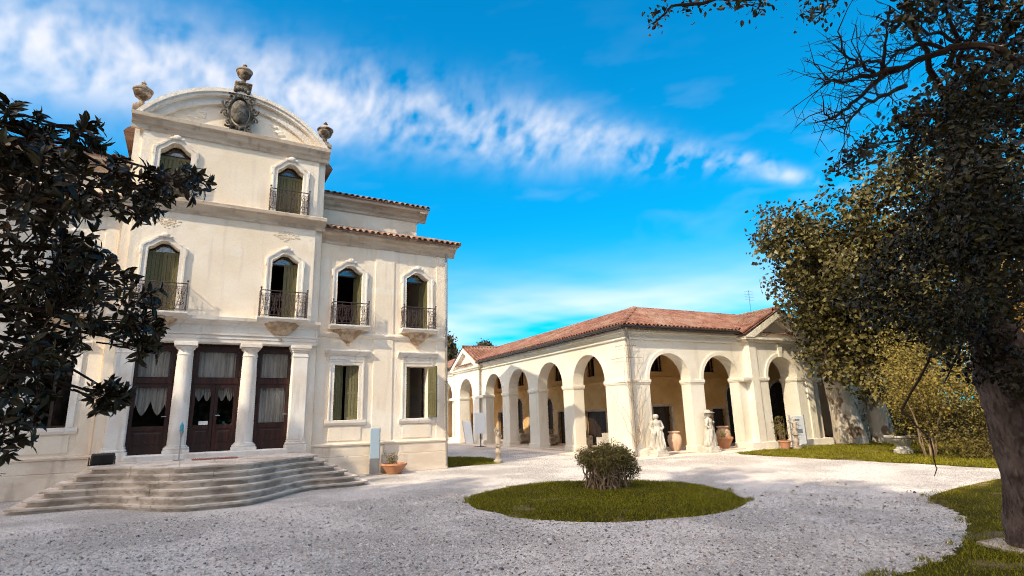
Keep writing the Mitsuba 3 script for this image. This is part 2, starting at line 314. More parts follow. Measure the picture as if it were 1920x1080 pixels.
def blades(poly, n, h, w, seed, col0, col1, near=None, lift=0.0):
    import shapely
    g = np.random.default_rng(seed); x0, y0, x1, y1 = poly.bounds
    pts = np.empty((0, 2))
    while len(pts) < n:
        p = g.uniform((x0, y0), (x1, y1), (n*2, 2))
        ok = shapely.contains_xy(poly.buffer(.02), p[:, 0], p[:, 1]) | (shapely.contains_xy(poly.buffer(.16), p[:, 0], p[:, 1]) & (meshkit.noise(np.column_stack([p*3.5, 0*p[:, 0]]), 4) > .62))
        if near is not None: ok &= g.random(len(p)) < np.minimum(1, (near/np.maximum(np.hypot(p[:, 0], p[:, 1]), 0.5))**2)
        pts = np.vstack([pts, p[ok]])
    pts = pts[(meshkit.noise(np.column_stack([pts*1.6, 0*pts[:, 0]]), 12) < .80) | (g.random(len(pts)) < .25)]; n = min(n, len(pts))
    p = pts[:n]; d = shapely.distance(shapely.points(p), poly.exterior)
    z = 0.004+lift*(1-np.exp(-d/0.35))
    a = g.uniform(0, 2*np.pi, n); hh = h*g.uniform(0.5, 1.2, n)*(0.55+0.9*meshkit.noise(np.column_stack([p*2.2, 0*d]), 3)); ww = w*g.uniform(0.7, 1.3, n)
    lean = g.normal(0, 0.45, (n, 2))*hh[:, None]
    ca = np.column_stack([np.cos(a), np.sin(a)])*ww[:, None]
    v = np.empty((n, 3, 3)); v[:, 0, :2] = p-ca; v[:, 1, :2] = p+ca; v[:, 2, :2] = p+lean
    v[:, 0, 2] = v[:, 1, 2] = z-0.005; v[:, 2, 2] = z+hh
    f = np.arange(3*n).reshape(n, 3)
    t = g.random((n, 1))*0.7+0.3*meshkit.noise(np.column_stack([p*0.8, 0*d]), 9)[:, None]
    c = np.asarray(col0)*(1-t)+np.asarray(col1)*t
    dry = g.random(n) < 0.10; c[dry] = c[dry]*0.5+np.array([0.16, 0.12, 0.05])*0.5
    return trimesh.Trimesh(v.reshape(-1, 3), f, process=False), np.repeat(c, 3, axis=0)
GRASS = ((0.035, 0.033, 0.001), (0.315, 0.290, 0.004))
for key, pol, n, h, w, near, lab, lift in (("grass", island, 46000, 0.050, 0.006, None, "short mown grass on the round bed under the shrub", 0.07),
                                 ("grass", near_lawn.intersection(sbox(3, -1, 19, 8)), 60000, 0.050, 0.005, 7.0, "dark shaded grass round the foot of the near tree", 0.03),
                                 ("grass", far_lawn.intersection(sbox(18, 5, 42, 18)), 60000, 0.070, 0.011, None, "bright sunlit grass before the arcade gable", 0.03),
                                 ("grass", side_lawn, 9000, 0.07, 0.009, None, "small wedge of grass beside the villa corner", 0.03)):
    m, c = blades(pol, n, h, w, n, *GRASS, near=near, lift=lift)
    put(key, m, "m_leaf_matte", lab, "grass", kind="stuff", color=c)

# loose stones on the court, dense near the camera
def pebbles(n, seed):
    import shapely
    g = np.random.default_rng(seed)
    r = 4.2+9.5*g.random(n*3)**1.5; a = YAW+g.uniform(-0.86, 0.86, n*3)
    p = np.column_stack([r*np.sin(a), r*np.cos(a)])
    bad = shapely.contains_xy(island.buffer(-0.02), p[:, 0], p[:, 1]) | shapely.contains_xy(near_lawn.buffer(-0.03), p[:, 0], p[:, 1]) | ((p[:, 1] > 13.2) & (p[:, 0] < 5))
    p = p[~bad][:n]; n = len(p)
    o = np.array([[1, 0, 0], [0, 1, 0], [-1, 0, 0], [0, -1, 0], [0, 0, 1.0], [0.5, 0.5, 0.72], [-0.5, 0.5, 0.66]])
    f = np.array([[0, 5, 4], [0, 1, 5], [1, 6, 5], [1, 2, 6], [2, 4, 6], [5, 6, 4], [2, 3, 4], [3, 0, 4]])
    s = g.lognormal(math.log(0.0115), 0.40, n); s = np.minimum(s, 0.026)
    sc = np.column_stack([s*g.uniform(0.8, 1.4, n), s*g.uniform(0.7, 1.1, n), s*g.uniform(0.45, 0.9, n)])
    b = g.uniform(0, 2*np.pi, n); cb, sb = np.cos(b)[:, None], np.sin(b)[:, None]
    v = o[None]*sc[:, None, :]*(1+0.18*g.normal(size=(n, 7, 1)))
    x = v[..., 0]*cb-v[..., 1]*sb; y = v[..., 0]*sb+v[..., 1]*cb
    v = np.stack([x+p[:, :1], y+p[:, 1:], v[..., 2]+0.001], -1)
    F = (f[None]+7*np.arange(n)[:, None, None]).reshape(-1, 3)
    t = g.random((n, 1)); c = np.array([0.265, 0.243, 0.225])*(1-t)+np.array([0.67, 0.637, 0.60])*t
    dk = g.random(n) < 0.15; c[dk] *= 0.30
    br = g.random(n) < 0.05; c[br] *= np.array([1.0, 0.84, 0.70])
    return trimesh.Trimesh(v.reshape(-1, 3), F, process=False), np.repeat(c, 7, axis=0)
m, c = pebbles(70000, 5)
put("gravel_stones", m, "m_pebble", "loose pale and grey gravel stones on the shaded court", "gravel", kind="stuff", color=c)

# ------------------------------------------------------------------ the villa
XC = 0.68                      # axis of the facade
YW, YC, YS = 18.95, 18.62, 18.73   # planes of the wings, of the centre panel and of its corner strips
tag("villa", "cream baroque villa with a curved gable, green shutters and a columned entrance", "house")
V = "villa__"
ZT = 8.0

def ogee(hw, zs, za, k=28):
    xs = np.linspace(-hw, hw, k); u = np.abs(xs)/hw
    t = np.clip((0.92-u)/0.80, 0, 1); b = t*t*(3-2*t); sh = np.sqrt(np.maximum(1-u**7, 0))
    return np.column_stack([xs, zs+(za-zs)*(0.20*sh+0.80*b)])
def ogee_open(cx, hw, z0, zs, za):
    o = ogee(hw, zs, za); return Polygon([(cx-hw, z0)]+[(cx+x, z) for x, z in o]+[(cx+hw, z0)])

TOP = [(XC-1.655, 0.405), (XC+1.655, 0.405)]
MID = [(XC-1.67, 0.41), (XC+1.67, 0.39)]
WUP = [3.82, 6.26]              # centres of wing windows, from the axis
WLO = [3.825, 6.285]
def op_top(s): return ogee_open(XC+s*1.655, 0.405, 8.42, 9.86, 10.15)
def op_mid(s): return ogee_open(XC+s*1.67, 0.40, 4.90, 6.78, 7.02)
def op_up(s, d): return ogee_open(XC+s*d, 0.425, 4.84, 6.70, 6.95)
def op_lo(s, d): return sbox(XC+s*d-0.405, 1.75, XC+s*d+0.405, 3.53)

# wall: centre panel, corner strips, wings, sides and back
centre = sbox(XC-2.54, 4.34, XC+2.54, 10.55)
for s in (-1, 1): centre = centre.difference(op_top(s)).difference(op_mid(s))
wing = {}
for s in (-1, 1):
    x0, x1 = sorted((XC+s*2.60, XC+s*7.35))
    w = sbox(x0, 0, x1, ZT)
    for d in WUP: w = w.difference(op_up(s, d))
    for d in WLO: w = w.difference(op_lo(s, d))
    wing[s] = w
strip = lambda s: bx(XC+s*2.54, XC+s*2.77, YS, YS+0.35, 0.0, 10.55)
wall = [prism_y(centre, YC, YC+0.38), strip(-1), strip(1), prism_y(wing[-1], YW, YW+0.38), prism_y(wing[1], YW, YW+0.38)]
XR, XL = XC+7.35, XC-7.35
wall += [bx(XR-0.4, XR, YW+0.38, 32, 0, ZT), bx(XL, XL+0.4, YW+0.38, 32, 0, ZT), bx(XL, XR, 31.6, 32, 0, ZT)]
wall += [bx(XC+s*2.77, XC+s*2.45, YS+0.35, 24.0, 8.0, 10.55) for s in (-1, 1)] + [bx(XC-2.77, XC+2.77, 24.0, 24.3, 8.0, 10.55)]
wall += [bx(XC-2.5, XC+2.5, YS+0.2, 24.0, 4.72, 4.80), bx(XL+.4, XR-.4, YW+0.45, 31.6, 4.60, 4.70), bx(XL+.4, XR-.4, 25.0, 25.2, 0, 4.6)]
put(V+"wall", cat_(wall), "m_plaster")
# attic storey behind the wings
AX0, AX1, AY = XC-6.7, XC+6.7, 20.3
put(V+"attic", cat_([bx(AX0, AX1, AY, 30, 7.6, 9.80)]), "m_plaster")
def mold(prof, x0, x1, y): # profile: (out, z) pairs, out measured towards the viewer
    return prism_x(Polygon([(y-o, z) for o, z in prof]), x0, x1)
put(V+"cornice", cat_([mold([(-.05, 9.42), (.05, 9.42), (.06, 9.52), (.16, 9.60), (.20, 9.70), (.38, 9.76), (.40, 9.86), (-.05, 9.86)], AX0-.3, AX1+.36, AY),
                       bx(AX1, AX1+.36, AY-.38, 30, 9.70, 9.86), bx(AX0-.36, AX0, AY-.38, 30, 9.70, 9.86)]), "m_cornice")

# plinth, lesenes and aprons
for s in (-1, 1):
    x0, x1 = sorted((XC+s*2.78, XC+s*7.42))
    put(V+"plinth", bx(x0, x1, YW-0.10, YW+.02, 0, 0.60, 0.012), "m_base_stone")
    put(V+"plinth", cat_([bx(x0, x1, YW-0.075, YW+.02, 0.605, 0.93, 0.012), mold([(0, .92), (.11, .935), (.12, .985), (.05, 1.03), (0, 1.03)], x0, x1, YW)]), "m_base_stone")
    for d, w in ((5.04, .34), (7.17, .17), (2.98, .16)):
        put(V+"pilaster_strip", bx(XC+s*d-w, XC+s*d+w, YW-.035, YW+.01, 1.03, 4.44, .006), "m_plaster"); put(V+"pilaster_strip", bx(XC+s*d-w, XC+s*d+w, YW-.035, YW+.01, 4.62, 7.66, .006), "m_plaster")
    for d in WLO: put(V+"apron", bx(XC+s*d-.52, XC+s*d+.52, YW-.03, YW+.01, 1.10, 1.54, .006), "m_plaster")
    put(V+"string_course", mold([(0, 4.44), (.05, 4.45), (.09, 4.53), (.09, 4.58), (.04, 4.62), (0, 4.62)], XC+s*5.075-2.295, XC+s*5.075+2.295, YW), "m_plaster")

# wing eaves cornice
for s in (-1, 1):
    x0, x1 = sorted((XC+s*2.78, XC+s*7.72)); a, b = sorted((XC+s*7.35, XC+s*7.69))
    put(V+"cornice", cat_([mold([(-.02, 7.66), (.05, 7.67), (.06, 7.78), (.14, 7.84), (.20, 7.93), (.32, 7.97), (.34, 8.07), (-.02, 8.07)], x0, x1, YW),
        bx(a, b, YW-.34, 32, 7.95, 8.07), bx(*sorted((XC+s*7.35, XC+s*7.45)), YW, 32, 7.70, 7.95)]), "m_cornice")
# storey cornice under the top windows, and the ledge over the entrance
put(V+"cornice", cat_([mold([(-.02, 7.96), (.05, 7.97), (.06, 8.06), (.15, 8.13), (.20, 8.20), (.27, 8.24), (.28, 8.34), (.20, 8.38), (-.02, 8.40)], XC-2.84, XC+2.84, YC)]), "m_cornice")
put(V+"cornice", cat_([mold([(-.02, 4.60), (.06, 4.62), (.10, 4.70), (.24, 4.74), (.26, 4.83), (-.02, 4.86)], XC-2.82, XC+2.82, YC)]), "m_stone")
put(V+"cornice", cat_([mold([(-.02, 10.42), (.05, 10.43), (.07, 10.55), (.14, 10.60), (.17, 10.70), (.26, 10.76), (.28, 10.87), (-.02, 10.90)], XC-2.86, XC+2.86, YC)]), "m_cornice")

# curved gable
R0, CZ, ZB = 3.42, 12.30-3.42, 10.88
def arcband(r0, r1, a=None):
    t = np.linspace(0, np.pi, 97)
    o = Polygon([(XC+r1*math.cos(q), CZ+r1*math.sin(q)) for q in t]); i = Polygon([(XC+r0*math.cos(q), CZ+r0*math.sin(q)) for q in t])
    return o.difference(i).intersection(sbox(XC-5, ZB, XC+5, 14))
put(V+"gable_wall", prism_y(Polygon([(XC+3.3*math.cos(q), CZ+3.3*math.sin(q)) for q in np.linspace(0, np.pi, 97)]).intersection(sbox(XC-2.7, 10.6, XC+2.7, 13)), YC+.06, YC+.5), "m_plaster")
put(V+"gable_molding", cat_([prism_y(arcband(3.30, 3.42), YC-.26, YC+.45), prism_y(arcband(3.20, 3.30), YC-.20, YC+.3), prism_y(arcband(2.96, 3.20), YC-.05, YC+.3)]), "m_stone")
# relief on the right of the gable field
orn = []
for k in range(9):
    a = 0.5*k; r = 0.30+0.05*(k % 3)
    orn.append(trimesh.creation.icosphere(1, 0.075+0.02*(k % 2)).apply_transform(np.diag([1.4, .5, .7, 1])).apply_translation([XC+1.05+0.09*k+.05*math.sin(a*3), YC+.06, 11.35-0.075*k+.06*math.cos(a*4)]))
    orn.append(trimesh.creation.icosphere(1, 0.075+0.02*(k % 2)).apply_transform(np.diag([1.4, .5, .7, 1])).apply_translation([XC-1.05-0.09*k+.05*math.sin(a*3), YC+.06, 11.35-0.075*k+.06*math.cos(a*4)]))
put(V+"gable_relief", cat_(orn), "m_plaster", smooth=True)
# roof behind the gable, with deep dark eaves along both sides
t = np.linspace(np.radians(36), np.radians(144), 40)
rp = Polygon([(XC+3.36*math.cos(q), CZ+3.36*math.sin(q)) for q in t]+[(XC-3.02, 10.62), (XC-3.10, 10.50), (XC+3.10, 10.50), (XC+3.02, 10.62)])
put(V+"roof", prism_y(rp, YC+.50, 24.6), "m_tile_old")

# ---- tiled roofs of the wings
def tile_mesh(L=0.42, r=0.085, t=0.018, seg=5, under=False):
    """a half-round clay tile along +y (down-slope end at y=0), arched up"""
    a = np.linspace(0, np.pi, seg+1); sg = 1
    v = []
    for y, k in ((0.0, 1.0), (L, 0.86)):
        for rr_ in (r*k, (r-t)*k): v += [(rr_*math.cos(q), y, sg*rr_*math.sin(q)) for q in a]
    v = np.array(v); n = seg+1; f = []
    for i in range(seg):
        f += [[i, i+1, 2*n+i+1], [i, 2*n+i+1, 2*n+i], [n+i, 3*n+i, 3*n+i+1], [n+i, 3*n+i+1, n+i+1], [i, n+i, n+i+1], [i, n+i+1, i+1]]
    return trimesh.Trimesh(v, np.array(f), process=False)
TILE = tile_mesh()
def slope_frame(p, along, upslope):
    along, upslope = unit(along), unit(upslope); n = np.cross(along, upslope)
    return M4(np.column_stack([along, upslope, n]), p)
def tiled(p0, p1, rise, run_dir, slope_len, seed, inside=None, pitch=0.215, rows=None, skip_first=False):
    """cover tiles and troughs on a plane: eave from p0 to p1, climbing along run_dir (a 3-vector). inside(points on eave coordinates u, v) clips."""
    g = np.random.default_rng(seed); p0, p1 = np.array(p0, float), np.array(p1, float)
    L = np.linalg.norm(p1-p0); al = (p1-p0)/L; upd = unit(run_dir); nrm = np.cross(al, upd)
    if nrm[2] < 0: al, p0 = -al, p1; nrm = -nrm
    n = int(L/pitch); first, rest = [], []
    base = TILE
    rows = rows or int(slope_len/0.36)
    for i in range(n):
        for j in range(rows):
            u, v = (i+0.5)*L/n, j*0.36
            if inside is not None and not inside(u, v, L): continue
            m = M4(np.column_stack([al, unit(upd+nrm*0.03), nrm]), p0+al*(u+g.normal(0, .006))+upd*(v+g.normal(0, .008)-.03)+nrm*(0.035+0.006*g.random()))
            if j == 0: first.append(m)
            else: rest.append(m)
    return first, rest
def many(base, ms):
    v = np.asarray(base.vertices); f = np.asarray(base.faces); ms = np.array(ms)
    V_ = np.einsum("kij,nj->kni", ms[:, :3, :3], v)+ms[:, None, :3, 3]
    return trimesh.Trimesh(V_.reshape(-1, 3), (f[None]+len(v)*np.arange(len(ms))[:, None, None]).reshape(-1, 3), process=False)
def put_copies(key, base, ms, mat, smooth=False):
    shape = mikit.ply(base, mat, smooth=smooth)
    for m in ms: scene[num(key)] = {**shape, "to_world": T(m)}
EV, ZE = YW-0.42, 8.075
rs = 0.37                       # slope of the wing roofs
sl = AY-EV
for s in (1, -1):
    xo = XC+s*7.80; xi = XC+s*2.80; xa = XC+s*6.7
    # boards of the roof, hipped at the outer end
    zt = ZE+sl*rs
    v = np.array([[xi, EV, ZE], [xo, EV, ZE], [xa-s*0.0, AY, zt], [xi, AY, zt], [xo, 32.3, ZE], [xa, 30, zt], [xi, EV, ZE-.03], [xo, EV, ZE-.03], [xo, 32.3, ZE-.03], [xi, 32.3, ZE-.03]])
    f = np.array([[0, 1, 2], [0, 2, 3], [1, 4, 5], [1, 5, 2], [6, 8, 7], [6, 9, 8], [0, 6, 7], [0, 7, 1], [1, 7, 8], [1, 8, 4]])
    if s < 0: f = f[:, ::-1]
    RK = V+"roof"
    rk = put(RK, trimesh.Trimesh(v, f, process=False), "m_tile_old", "tiled roof of the right wing" if s > 0 else "tiled roof of the left wing")
    fr, re = tiled((min(xi, xo), EV, ZE), (max(xi, xo), EV, ZE), 0, (0, 1, rs), sl*math.hypot(1, rs), 3+s,
                   inside=lambda u, v_, L: (u < L-v_*0.60) if s > 0 else (u > v_*0.60))
    put_copies(rk+"__tile", TILE, fr, "m_tile_old", smooth=40)
    put(rk+"__tile", many(TILE, re), "m_tile_old", kind="stuff")
    hip = [(xo+(xa-xo)*q, EV+(AY-EV)*q, ZE+0.06+(zt-ZE)*q) for q in np.linspace(0, 1, 12)]
    put(rk+"__hip_tile", tube(hip, 0.075, 8), "m_tile_old")
fr, re = tiled((AX0-.4, AY-.44, 9.87), (AX1+.4, AY-.44, 9.87), 0, (0, 1, .36), 1.2, 9)
rk = put(RK, cat_([prism_x(Polygon([(AY-.44, 9.86), (AY-.44, 9.89), (25, 11.6), (30.4, 9.89), (30.4, 9.86)]), AX0-.4, AX1+.4)]), "m_tile_old", "low tiled roof of the attic storey")
put(rk+"__tile", many(TILE, fr+re), "m_tile_old", kind="stuff")

# ---- windows
def frame_band(op, b0, b1, y0, y1):
    x0, z0, x1, z1 = op.bounds
    o = op.buffer(b1, join_style=2, mitre_limit=1.5)
    i = op.buffer(b0, join_style=2, mitre_limit=1.5) if b0 else op
    return prism_y(o.difference(i).difference(sbox(x0-1, z0-1, x1+1, z0)), y0, y1)
def surround(op, y, ears=True):
    x0, z0, x1, z1 = op.bounds; zs = z1-0.27; cx = (x0+x1)/2
    ms = [frame_band(op, 0.0, 0.115, y-.055, y+.05), frame_band(op, 0.115, 0.160, y-.085, y+.03)]
    if ears:
        for s in (-1, 1):
            e = x0-.16 if s < 0 else x1+.16
            ms.append(bx(e-.045, e+.045, y-.08, y+.02, zs-.16, zs+.10, .02))
        ms += [trimesh.creation.icosphere(2, .10).apply_transform(np.diag([1.15, .55, .8, 1])).apply_translation([cx, y-.09, z1+.17]),
               trimesh.creation.icosphere(2, .06).apply_transform(np.diag([1.3, .6, .7, 1])).apply_translation([cx-.13, y-.08, z1+.13]),
               trimesh.creation.icosphere(2, .06).apply_transform(np.diag([1.3, .6, .7, 1])).apply_translation([cx+.13, y-.08, z1+.13])]
    return cat_(ms)
def leaf(w, h, top=None, t=0.035):
    """a shutter leaf: x from 0 (hinge) to w, z from 0 to h, thickness in y, boards and rails"""
    nb = 4; ms = [bx(i*w/nb+.004, (i+1)*w/nb-.004, 0, t*.6, 0, h, .004) for i in range(nb)]
    ms += [bx(0, .05, -.012, t*.6+.012, 0, h), bx(w-.05, w, -.012, t*.6+.012, 0, h)]+[bx(0.05, w-.05, -.010, t*.6+.010, z, z+.09) for z in (0, h*.46, h-.09)]
    return cat_(ms)
def RZ(a): c, s = math.cos(a), math.sin(a); return np.array([[c, -s, 0], [s, c, 0], [0, 0, 1.]])
def fanlight(wk, op, y):
    x0, a, x1, z1 = op.bounds; zs = z1-.33; top = op.intersection(sbox(x0-1, zs, x1+1, z1+1))
    put(wk+"__sash", cat_([prism_y(top.difference(top.buffer(-.045, join_style=2)), y, y+.05), bx(x0, x0+.05, y+.004, y+.046, a, zs), bx(x1-.05, x1, y+.004, y+.046, a, zs)]), "m_dark_wood")
    put(wk+"__glass", prism_y(top.buffer(-.03, join_style=2), y+.022, y+.028), "m_glass_pane")
def casement(wk, x0, x1, z0, z1, y, ang):
    """an open glazed leaf hinged at x0, swung inwards"""
    w = abs(x1-x0); m = cat_([bx(0, .05, 0, .04, 0, z1-z0), bx(w-.05, w, 0, .04, 0, z1-z0), bx(.05, w-.05, 0, .04, 0, .07), bx(.05, w-.05, 0, .04, z1-z0-.06, z1-z0), bx(.05, w-.05, .005, .035, (z1-z0)*.5, (z1-z0)*.5+.03)])
    s = 1 if x1 > x0 else -1
    if s < 0: m = tf(m, np.diag([-1, 1, 1, 1.])); m.invert()
    put(wk+"__casement", tf(m, M4(RZ(math.radians(s*ang)), (x0, y, z0))), "m_dark_wood")
def glazing(wk, op, y, z0=None):
    x0, a, x1, z1 = op.bounds; cx = (x0+x1)/2
    fr = op.difference(op.buffer(-.055, join_style=2))
    ms = [prism_y(fr, y, y+.05), bx(cx-.035, cx+.035, y+.003, y+.047, a, z1-.1)]
    zs = z1-.36
    ms += [bx(x0, x1, y+.004, y+.046, zs-.03, zs+.03)]
    put(wk+"__sash", cat_(ms), "m_dark_wood")
    g = op.buffer(-.03, join_style=2); v = []
    put(wk+"__glass", prism_y(g, y+.022, y+.028), "m_glass_pane")
scene["m_glass_pane"] = {"type": "thindielectric", "int_ior": 1.5}
def shutter_pair(wk, op, y, la, ra, h=None, side=(1, 1)):
    """la, ra: swing of the left and right leaf in degrees from closed, positive inwards"""
    x0, z0, x1, z1 = op.bounds; w = (x1-x0)/2-.006; h = h or z1-z0-.29
    for s, ang in ((1, la), (-1, ra)):
        if ang is None: continue
        m = leaf(w, h) if s > 0 else tf(leaf(w, h), np.diag([-1, 1, 1, 1.]))
        if s < 0: m.invert()
        m = tf(m, M4(RZ(math.radians(s*ang)), (x0+.012 if s > 0 else x1-.012, y, z0+.01)))
        put(wk+"__shutter", m, "m_shutter")
def scroll(c, r, turns, a0, sgn, plane, n=22, rad=.008):
    t = np.linspace(0, 1, n); a = a0+sgn*turns*2*np.pi*t; rr_ = r*(1-.82*t)
    p = np.array([[c[0]+q*math.cos(b), c[1]+q*math.sin(b)] for q, b in zip(rr_, a)])
    return tube(plane(p), rad, 5)
def railing_panel(w, h, plane, posts=True):
    """wrought scrollwork in a w x h panel; plane maps (u, z) to space"""
    ms = [tube(plane(np.array([[0, h], [w, h]])), .016, 6), tube(plane(np.array([[0, .06], [w, .06]])), .011, 6), tube(plane(np.array([[0, h-.10], [w, h-.10]])), .008, 5)]
    n = max(1, int(round(w/.30))); p = w/n
    for i in range(n):
        c = (i+.5)*p; q = p*.46
        for sx in (-1, 1):
            ms += [scroll((c+sx*q*.46, h*.66), q*.50, 1.15, math.pi/2, sx, plane), scroll((c+sx*q*.46, h*.30), q*.50, 1.15, -math.pi/2, -sx, plane),
                   scroll((c+sx*q*.45, h*.80), q*.28, 1.0, -math.pi/2, sx, plane, 14, .007), scroll((c+sx*q*.45, h*.48), q*.26, 1.0, 0 if sx > 0 else math.pi, sx, plane, 14, .007),
                   tube(plane(np.array([[c+sx*q, .06], [c+sx*q*.25, h*.5], [c+sx*q, h-.1]])), .008, 5)]
        ms += [tube(plane(np.array([[c, .06], [c, h-.10]])), .010, 5)]
    for i in range(n+1): ms.append(tube(plane(np.array([[i*p, 0], [i*p, h]])), .011, 5))
    return ms
def balcony(bk, cx, hw, z, y, proj, h, slab=True, drop=0.0, label=None):
    f = lambda q: np.column_stack([cx-hw+q[:, 0], np.full(len(q), y-proj), z+q[:, 1]])
    l = lambda q: np.column_stack([np.full(len(q), cx-hw), y-q[:, 0], z+q[:, 1]])
    r_ = lambda q: np.column_stack([np.full(len(q), cx+hw), y-q[:, 0], z+q[:, 1]])
    ms = railing_panel(2*hw, h, f)+railing_panel(proj, h, l)+railing_panel(proj, h, r_)
    for s in (-1, 1):
        ms.append(tube([(cx+s*hw, y-proj, z-.02), (cx+s*hw, y-proj, z+h+.05)], .017, 6)); ms.append(trimesh.creation.icosphere(1, .032).apply_translation([cx+s*hw, y-proj, z+h+.08]))
    put(bk+"__railing", cat_(ms), "m_iron")
    if slab:
        pr = [(0, z-.14), (proj*.75, z-.14), (proj+.02, z-.10), (proj+.06, z-.05), (proj+.06, z-.005), (0, z-.005)]
        put(bk+"__slab", prism_x(Polygon([(y-o, q) for o, q in pr]), cx-hw-.07, cx+hw+.07), "m_stone")
    if drop:
        # shell-shaped bracket that tapers to a point under the slab
        n, k = 15, 9; v = []
        for j in range(k):
            tt = j/(k-1); w = (hw*.86)*(1-tt)**.85+.02; dep = (proj*.85)*(1-tt)**.7+.02; zz = z-.14-drop*tt
            for i in range(n):
                a = np.pi*i/(n-1); fl = 1+.10*math.cos(a*14)*(1-tt*.5)
                v.append((cx-w*math.cos(a), y+.02-dep*abs(math.sin(a))**.8*fl, zz))
        v = np.array(v); F = []
        for j in range(k-1):
            for i in range(n-1):
                a = j*n+i; F += [[a, a+n, a+n+1], [a, a+n+1, a+1]]
        m = trimesh.Trimesh(v, np.array(F)); m.fix_normals()
        put(bk+"__corbel", cat_([m, trimesh.creation.icosphere(2, .055).apply_translation([cx, y-.05, z-.16-drop])]), "m_corbel")

for s in (-1, 1):
    side = "left" if s < 0 else "right"
    wk = num(V+"window"); tag(wk, f"{side} top window of the gable with closed olive shutters")
    put(wk+"__frame", surround(op_top(s), YC), "m_stone", smooth=30)
    shutter_pair(wk, op_top(s), YC+.24, 0, 0, 1.36); fanlight(wk, op_top(s), YC+.30)
    bk = num(V+"balcony"); balcony(bk, XC+s*1.655, 0.60, 8.405, YC, .20, .74, slab=False)
    wk = num(V+"window"); tag(wk, "balcony window over the entrance with closed olive shutters" if s < 0 else "balcony window over the entrance with its left shutter open")
    put(wk+"__frame", surround(op_mid(s), YC), "m_stone", smooth=30)
    shutter_pair(wk, op_mid(s), YC+.22, 7 if s < 0 else 100, 0 if s < 0 else 3, 1.84); fanlight(wk, op_mid(s), YC+.30)
    bk = num(V+"balcony"); balcony(bk, XC+s*1.66, 0.68, 4.90, YC, .36, .82, drop=.50)
    for i, d in enumerate(WUP):
        wk = num(V+"window"); tag(wk, f"{'inner' if i == 0 else 'outer'} upper window of the {side} wing with half open shutters")
        put(wk+"__frame", surround(op_up(s, d), YW), "m_stone", smooth=30)
        shutter_pair(wk, op_up(s, d), YW+.10, 100, 66, 1.84); fanlight(wk, op_up(s, d), YW+.31)
        for sg in (-1, 1): casement(wk, XC+s*d+sg*.375, XC+s*d+sg*.01, 4.85, 6.60, YW+.33, 96)
        bk = num(V+"balcony"); balcony(bk, XC+s*d, 0.59, 4.84, YW, .34, .75, drop=.46)
    for i, d in enumerate(WLO):
        op = op_lo(s, d); cx = XC+s*d
        wk = num(V+"window"); tag(wk, f"{'inner' if i == 0 else 'outer'} ground floor window of the {side} wing under a stone hood")
        put(wk+"__frame", cat_([frame_band(op, 0, .115, YW-.05, YW+.05), frame_band(op, .115, .155, YW-.075, YW+.03)]), "m_stone")
        put(wk+"__hood", cat_([mold([(0, 3.83), (.06, 3.84), (.07, 3.88), (.15, 3.92), (.19, 3.98), (.19, 4.02), (0, 4.05)], cx-.74, cx+.74, YW), bx(cx-.56, cx+.56, YW-.045, YW+.01, 3.70, 3.83, .006)]), "m_stone")
        put(wk+"__sill", mold([(-.05, 1.58), (.07, 1.59), (.10, 1.66), (.10, 1.74), (-.05, 1.75)], cx-.66, cx+.66, YW), "m_stone")
        if s > 0: shutter_pair(wk, op, YW+.05, 34 if i == 0 else 52, 22 if i == 0 else None, 1.76)
        if s > 0 and i == 1:
            m = tf(leaf(.40, 1.76), np.diag([-1, 1, 1, 1.])); m.invert()
            put(wk+"__shutter", tf(m, M4(RZ(math.radians(114)), (cx+.405, YW-.09, 1.76))), "m_shutter")
        if s < 0: glazing(wk, op, YW+.31)
        else:
            for sg in (-1, 1): casement(wk, cx+sg*.40, cx+sg*.01, 1.76, 3.52, YW+.32, 97)

# stucco garlands over the two balcony windows
for s in (-1, 1):
    ms = []; g = np.random.default_rng(40+s)
    for k in range(90):
        a = g.uniform(.1, np.pi-.1); r = .50*math.sqrt(g.random()); sz = g.uniform(.015, .034)
        x, z = r*math.cos(a)*1.0, r*math.sin(a)*.75
        if abs(x) > .12 and z < .10+.5*abs(x)-.1: continue
        ms.append(trimesh.creation.icosphere(1, sz).apply_transform(np.diag([g.uniform(.8, 1.9), .55, g.uniform(.6, 1.3), 1])).apply_transform(trimesh.transformations.rotation_matrix(g.uniform(-1, 1), [0, 1, 0])).apply_translation([XC+s*1.67+x, YC, 7.42+z]))
    put(V+"stucco_garland", cat_(ms), "m_garland", smooth=True)
bsdf("m_garland", (0.66, 0.55, 0.42), 0.9, None, 0, 0.15)

# ---- urns and the coat of arms
URN = [(0, 0), (.17, 0), (.17, .08), (.09, .12), (.07, .22), (.10, .28), (.20, .36), (.25, .48), (.24, .53), (.28, .56), (.28, .60), (.22, .63), (.15, .70), (.10, .74), (.05, .78), (.075, .83), (.03, .90), (0, .93)]
def urn_mesh(k=1.0): return lathe([(r*k, z*k) for r, z in URN], 20)
for s in (-1, 1):
    ux = XC+s*2.70
    put(V+"urn", cat_([bx(ux-.20, ux+.20, YC-.10, YC+.30, 10.89, 11.16, .02), tf(urn_mesh(.98), M4(t=(ux, YC+.10, 11.16)))]), "m_urn", "weathered urn on the left end of the gable" if s < 0 else "weathered urn on the right end of the gable", smooth=35)
put(V+"urn", cat_([bx(XC-.20, XC+.20, YC-.22, YC+.22, 12.20, 12.55, .03), bx(XC-.26, XC+.26, YC-.28, YC+.28, 12.55, 12.63, .02), tf(urn_mesh(.92), M4(t=(XC, YC, 12.63)))]), "m_urn", "weathered urn on the crest of the gable", smooth=35)
ms = []
cy, cz = YC-.06, 11.50
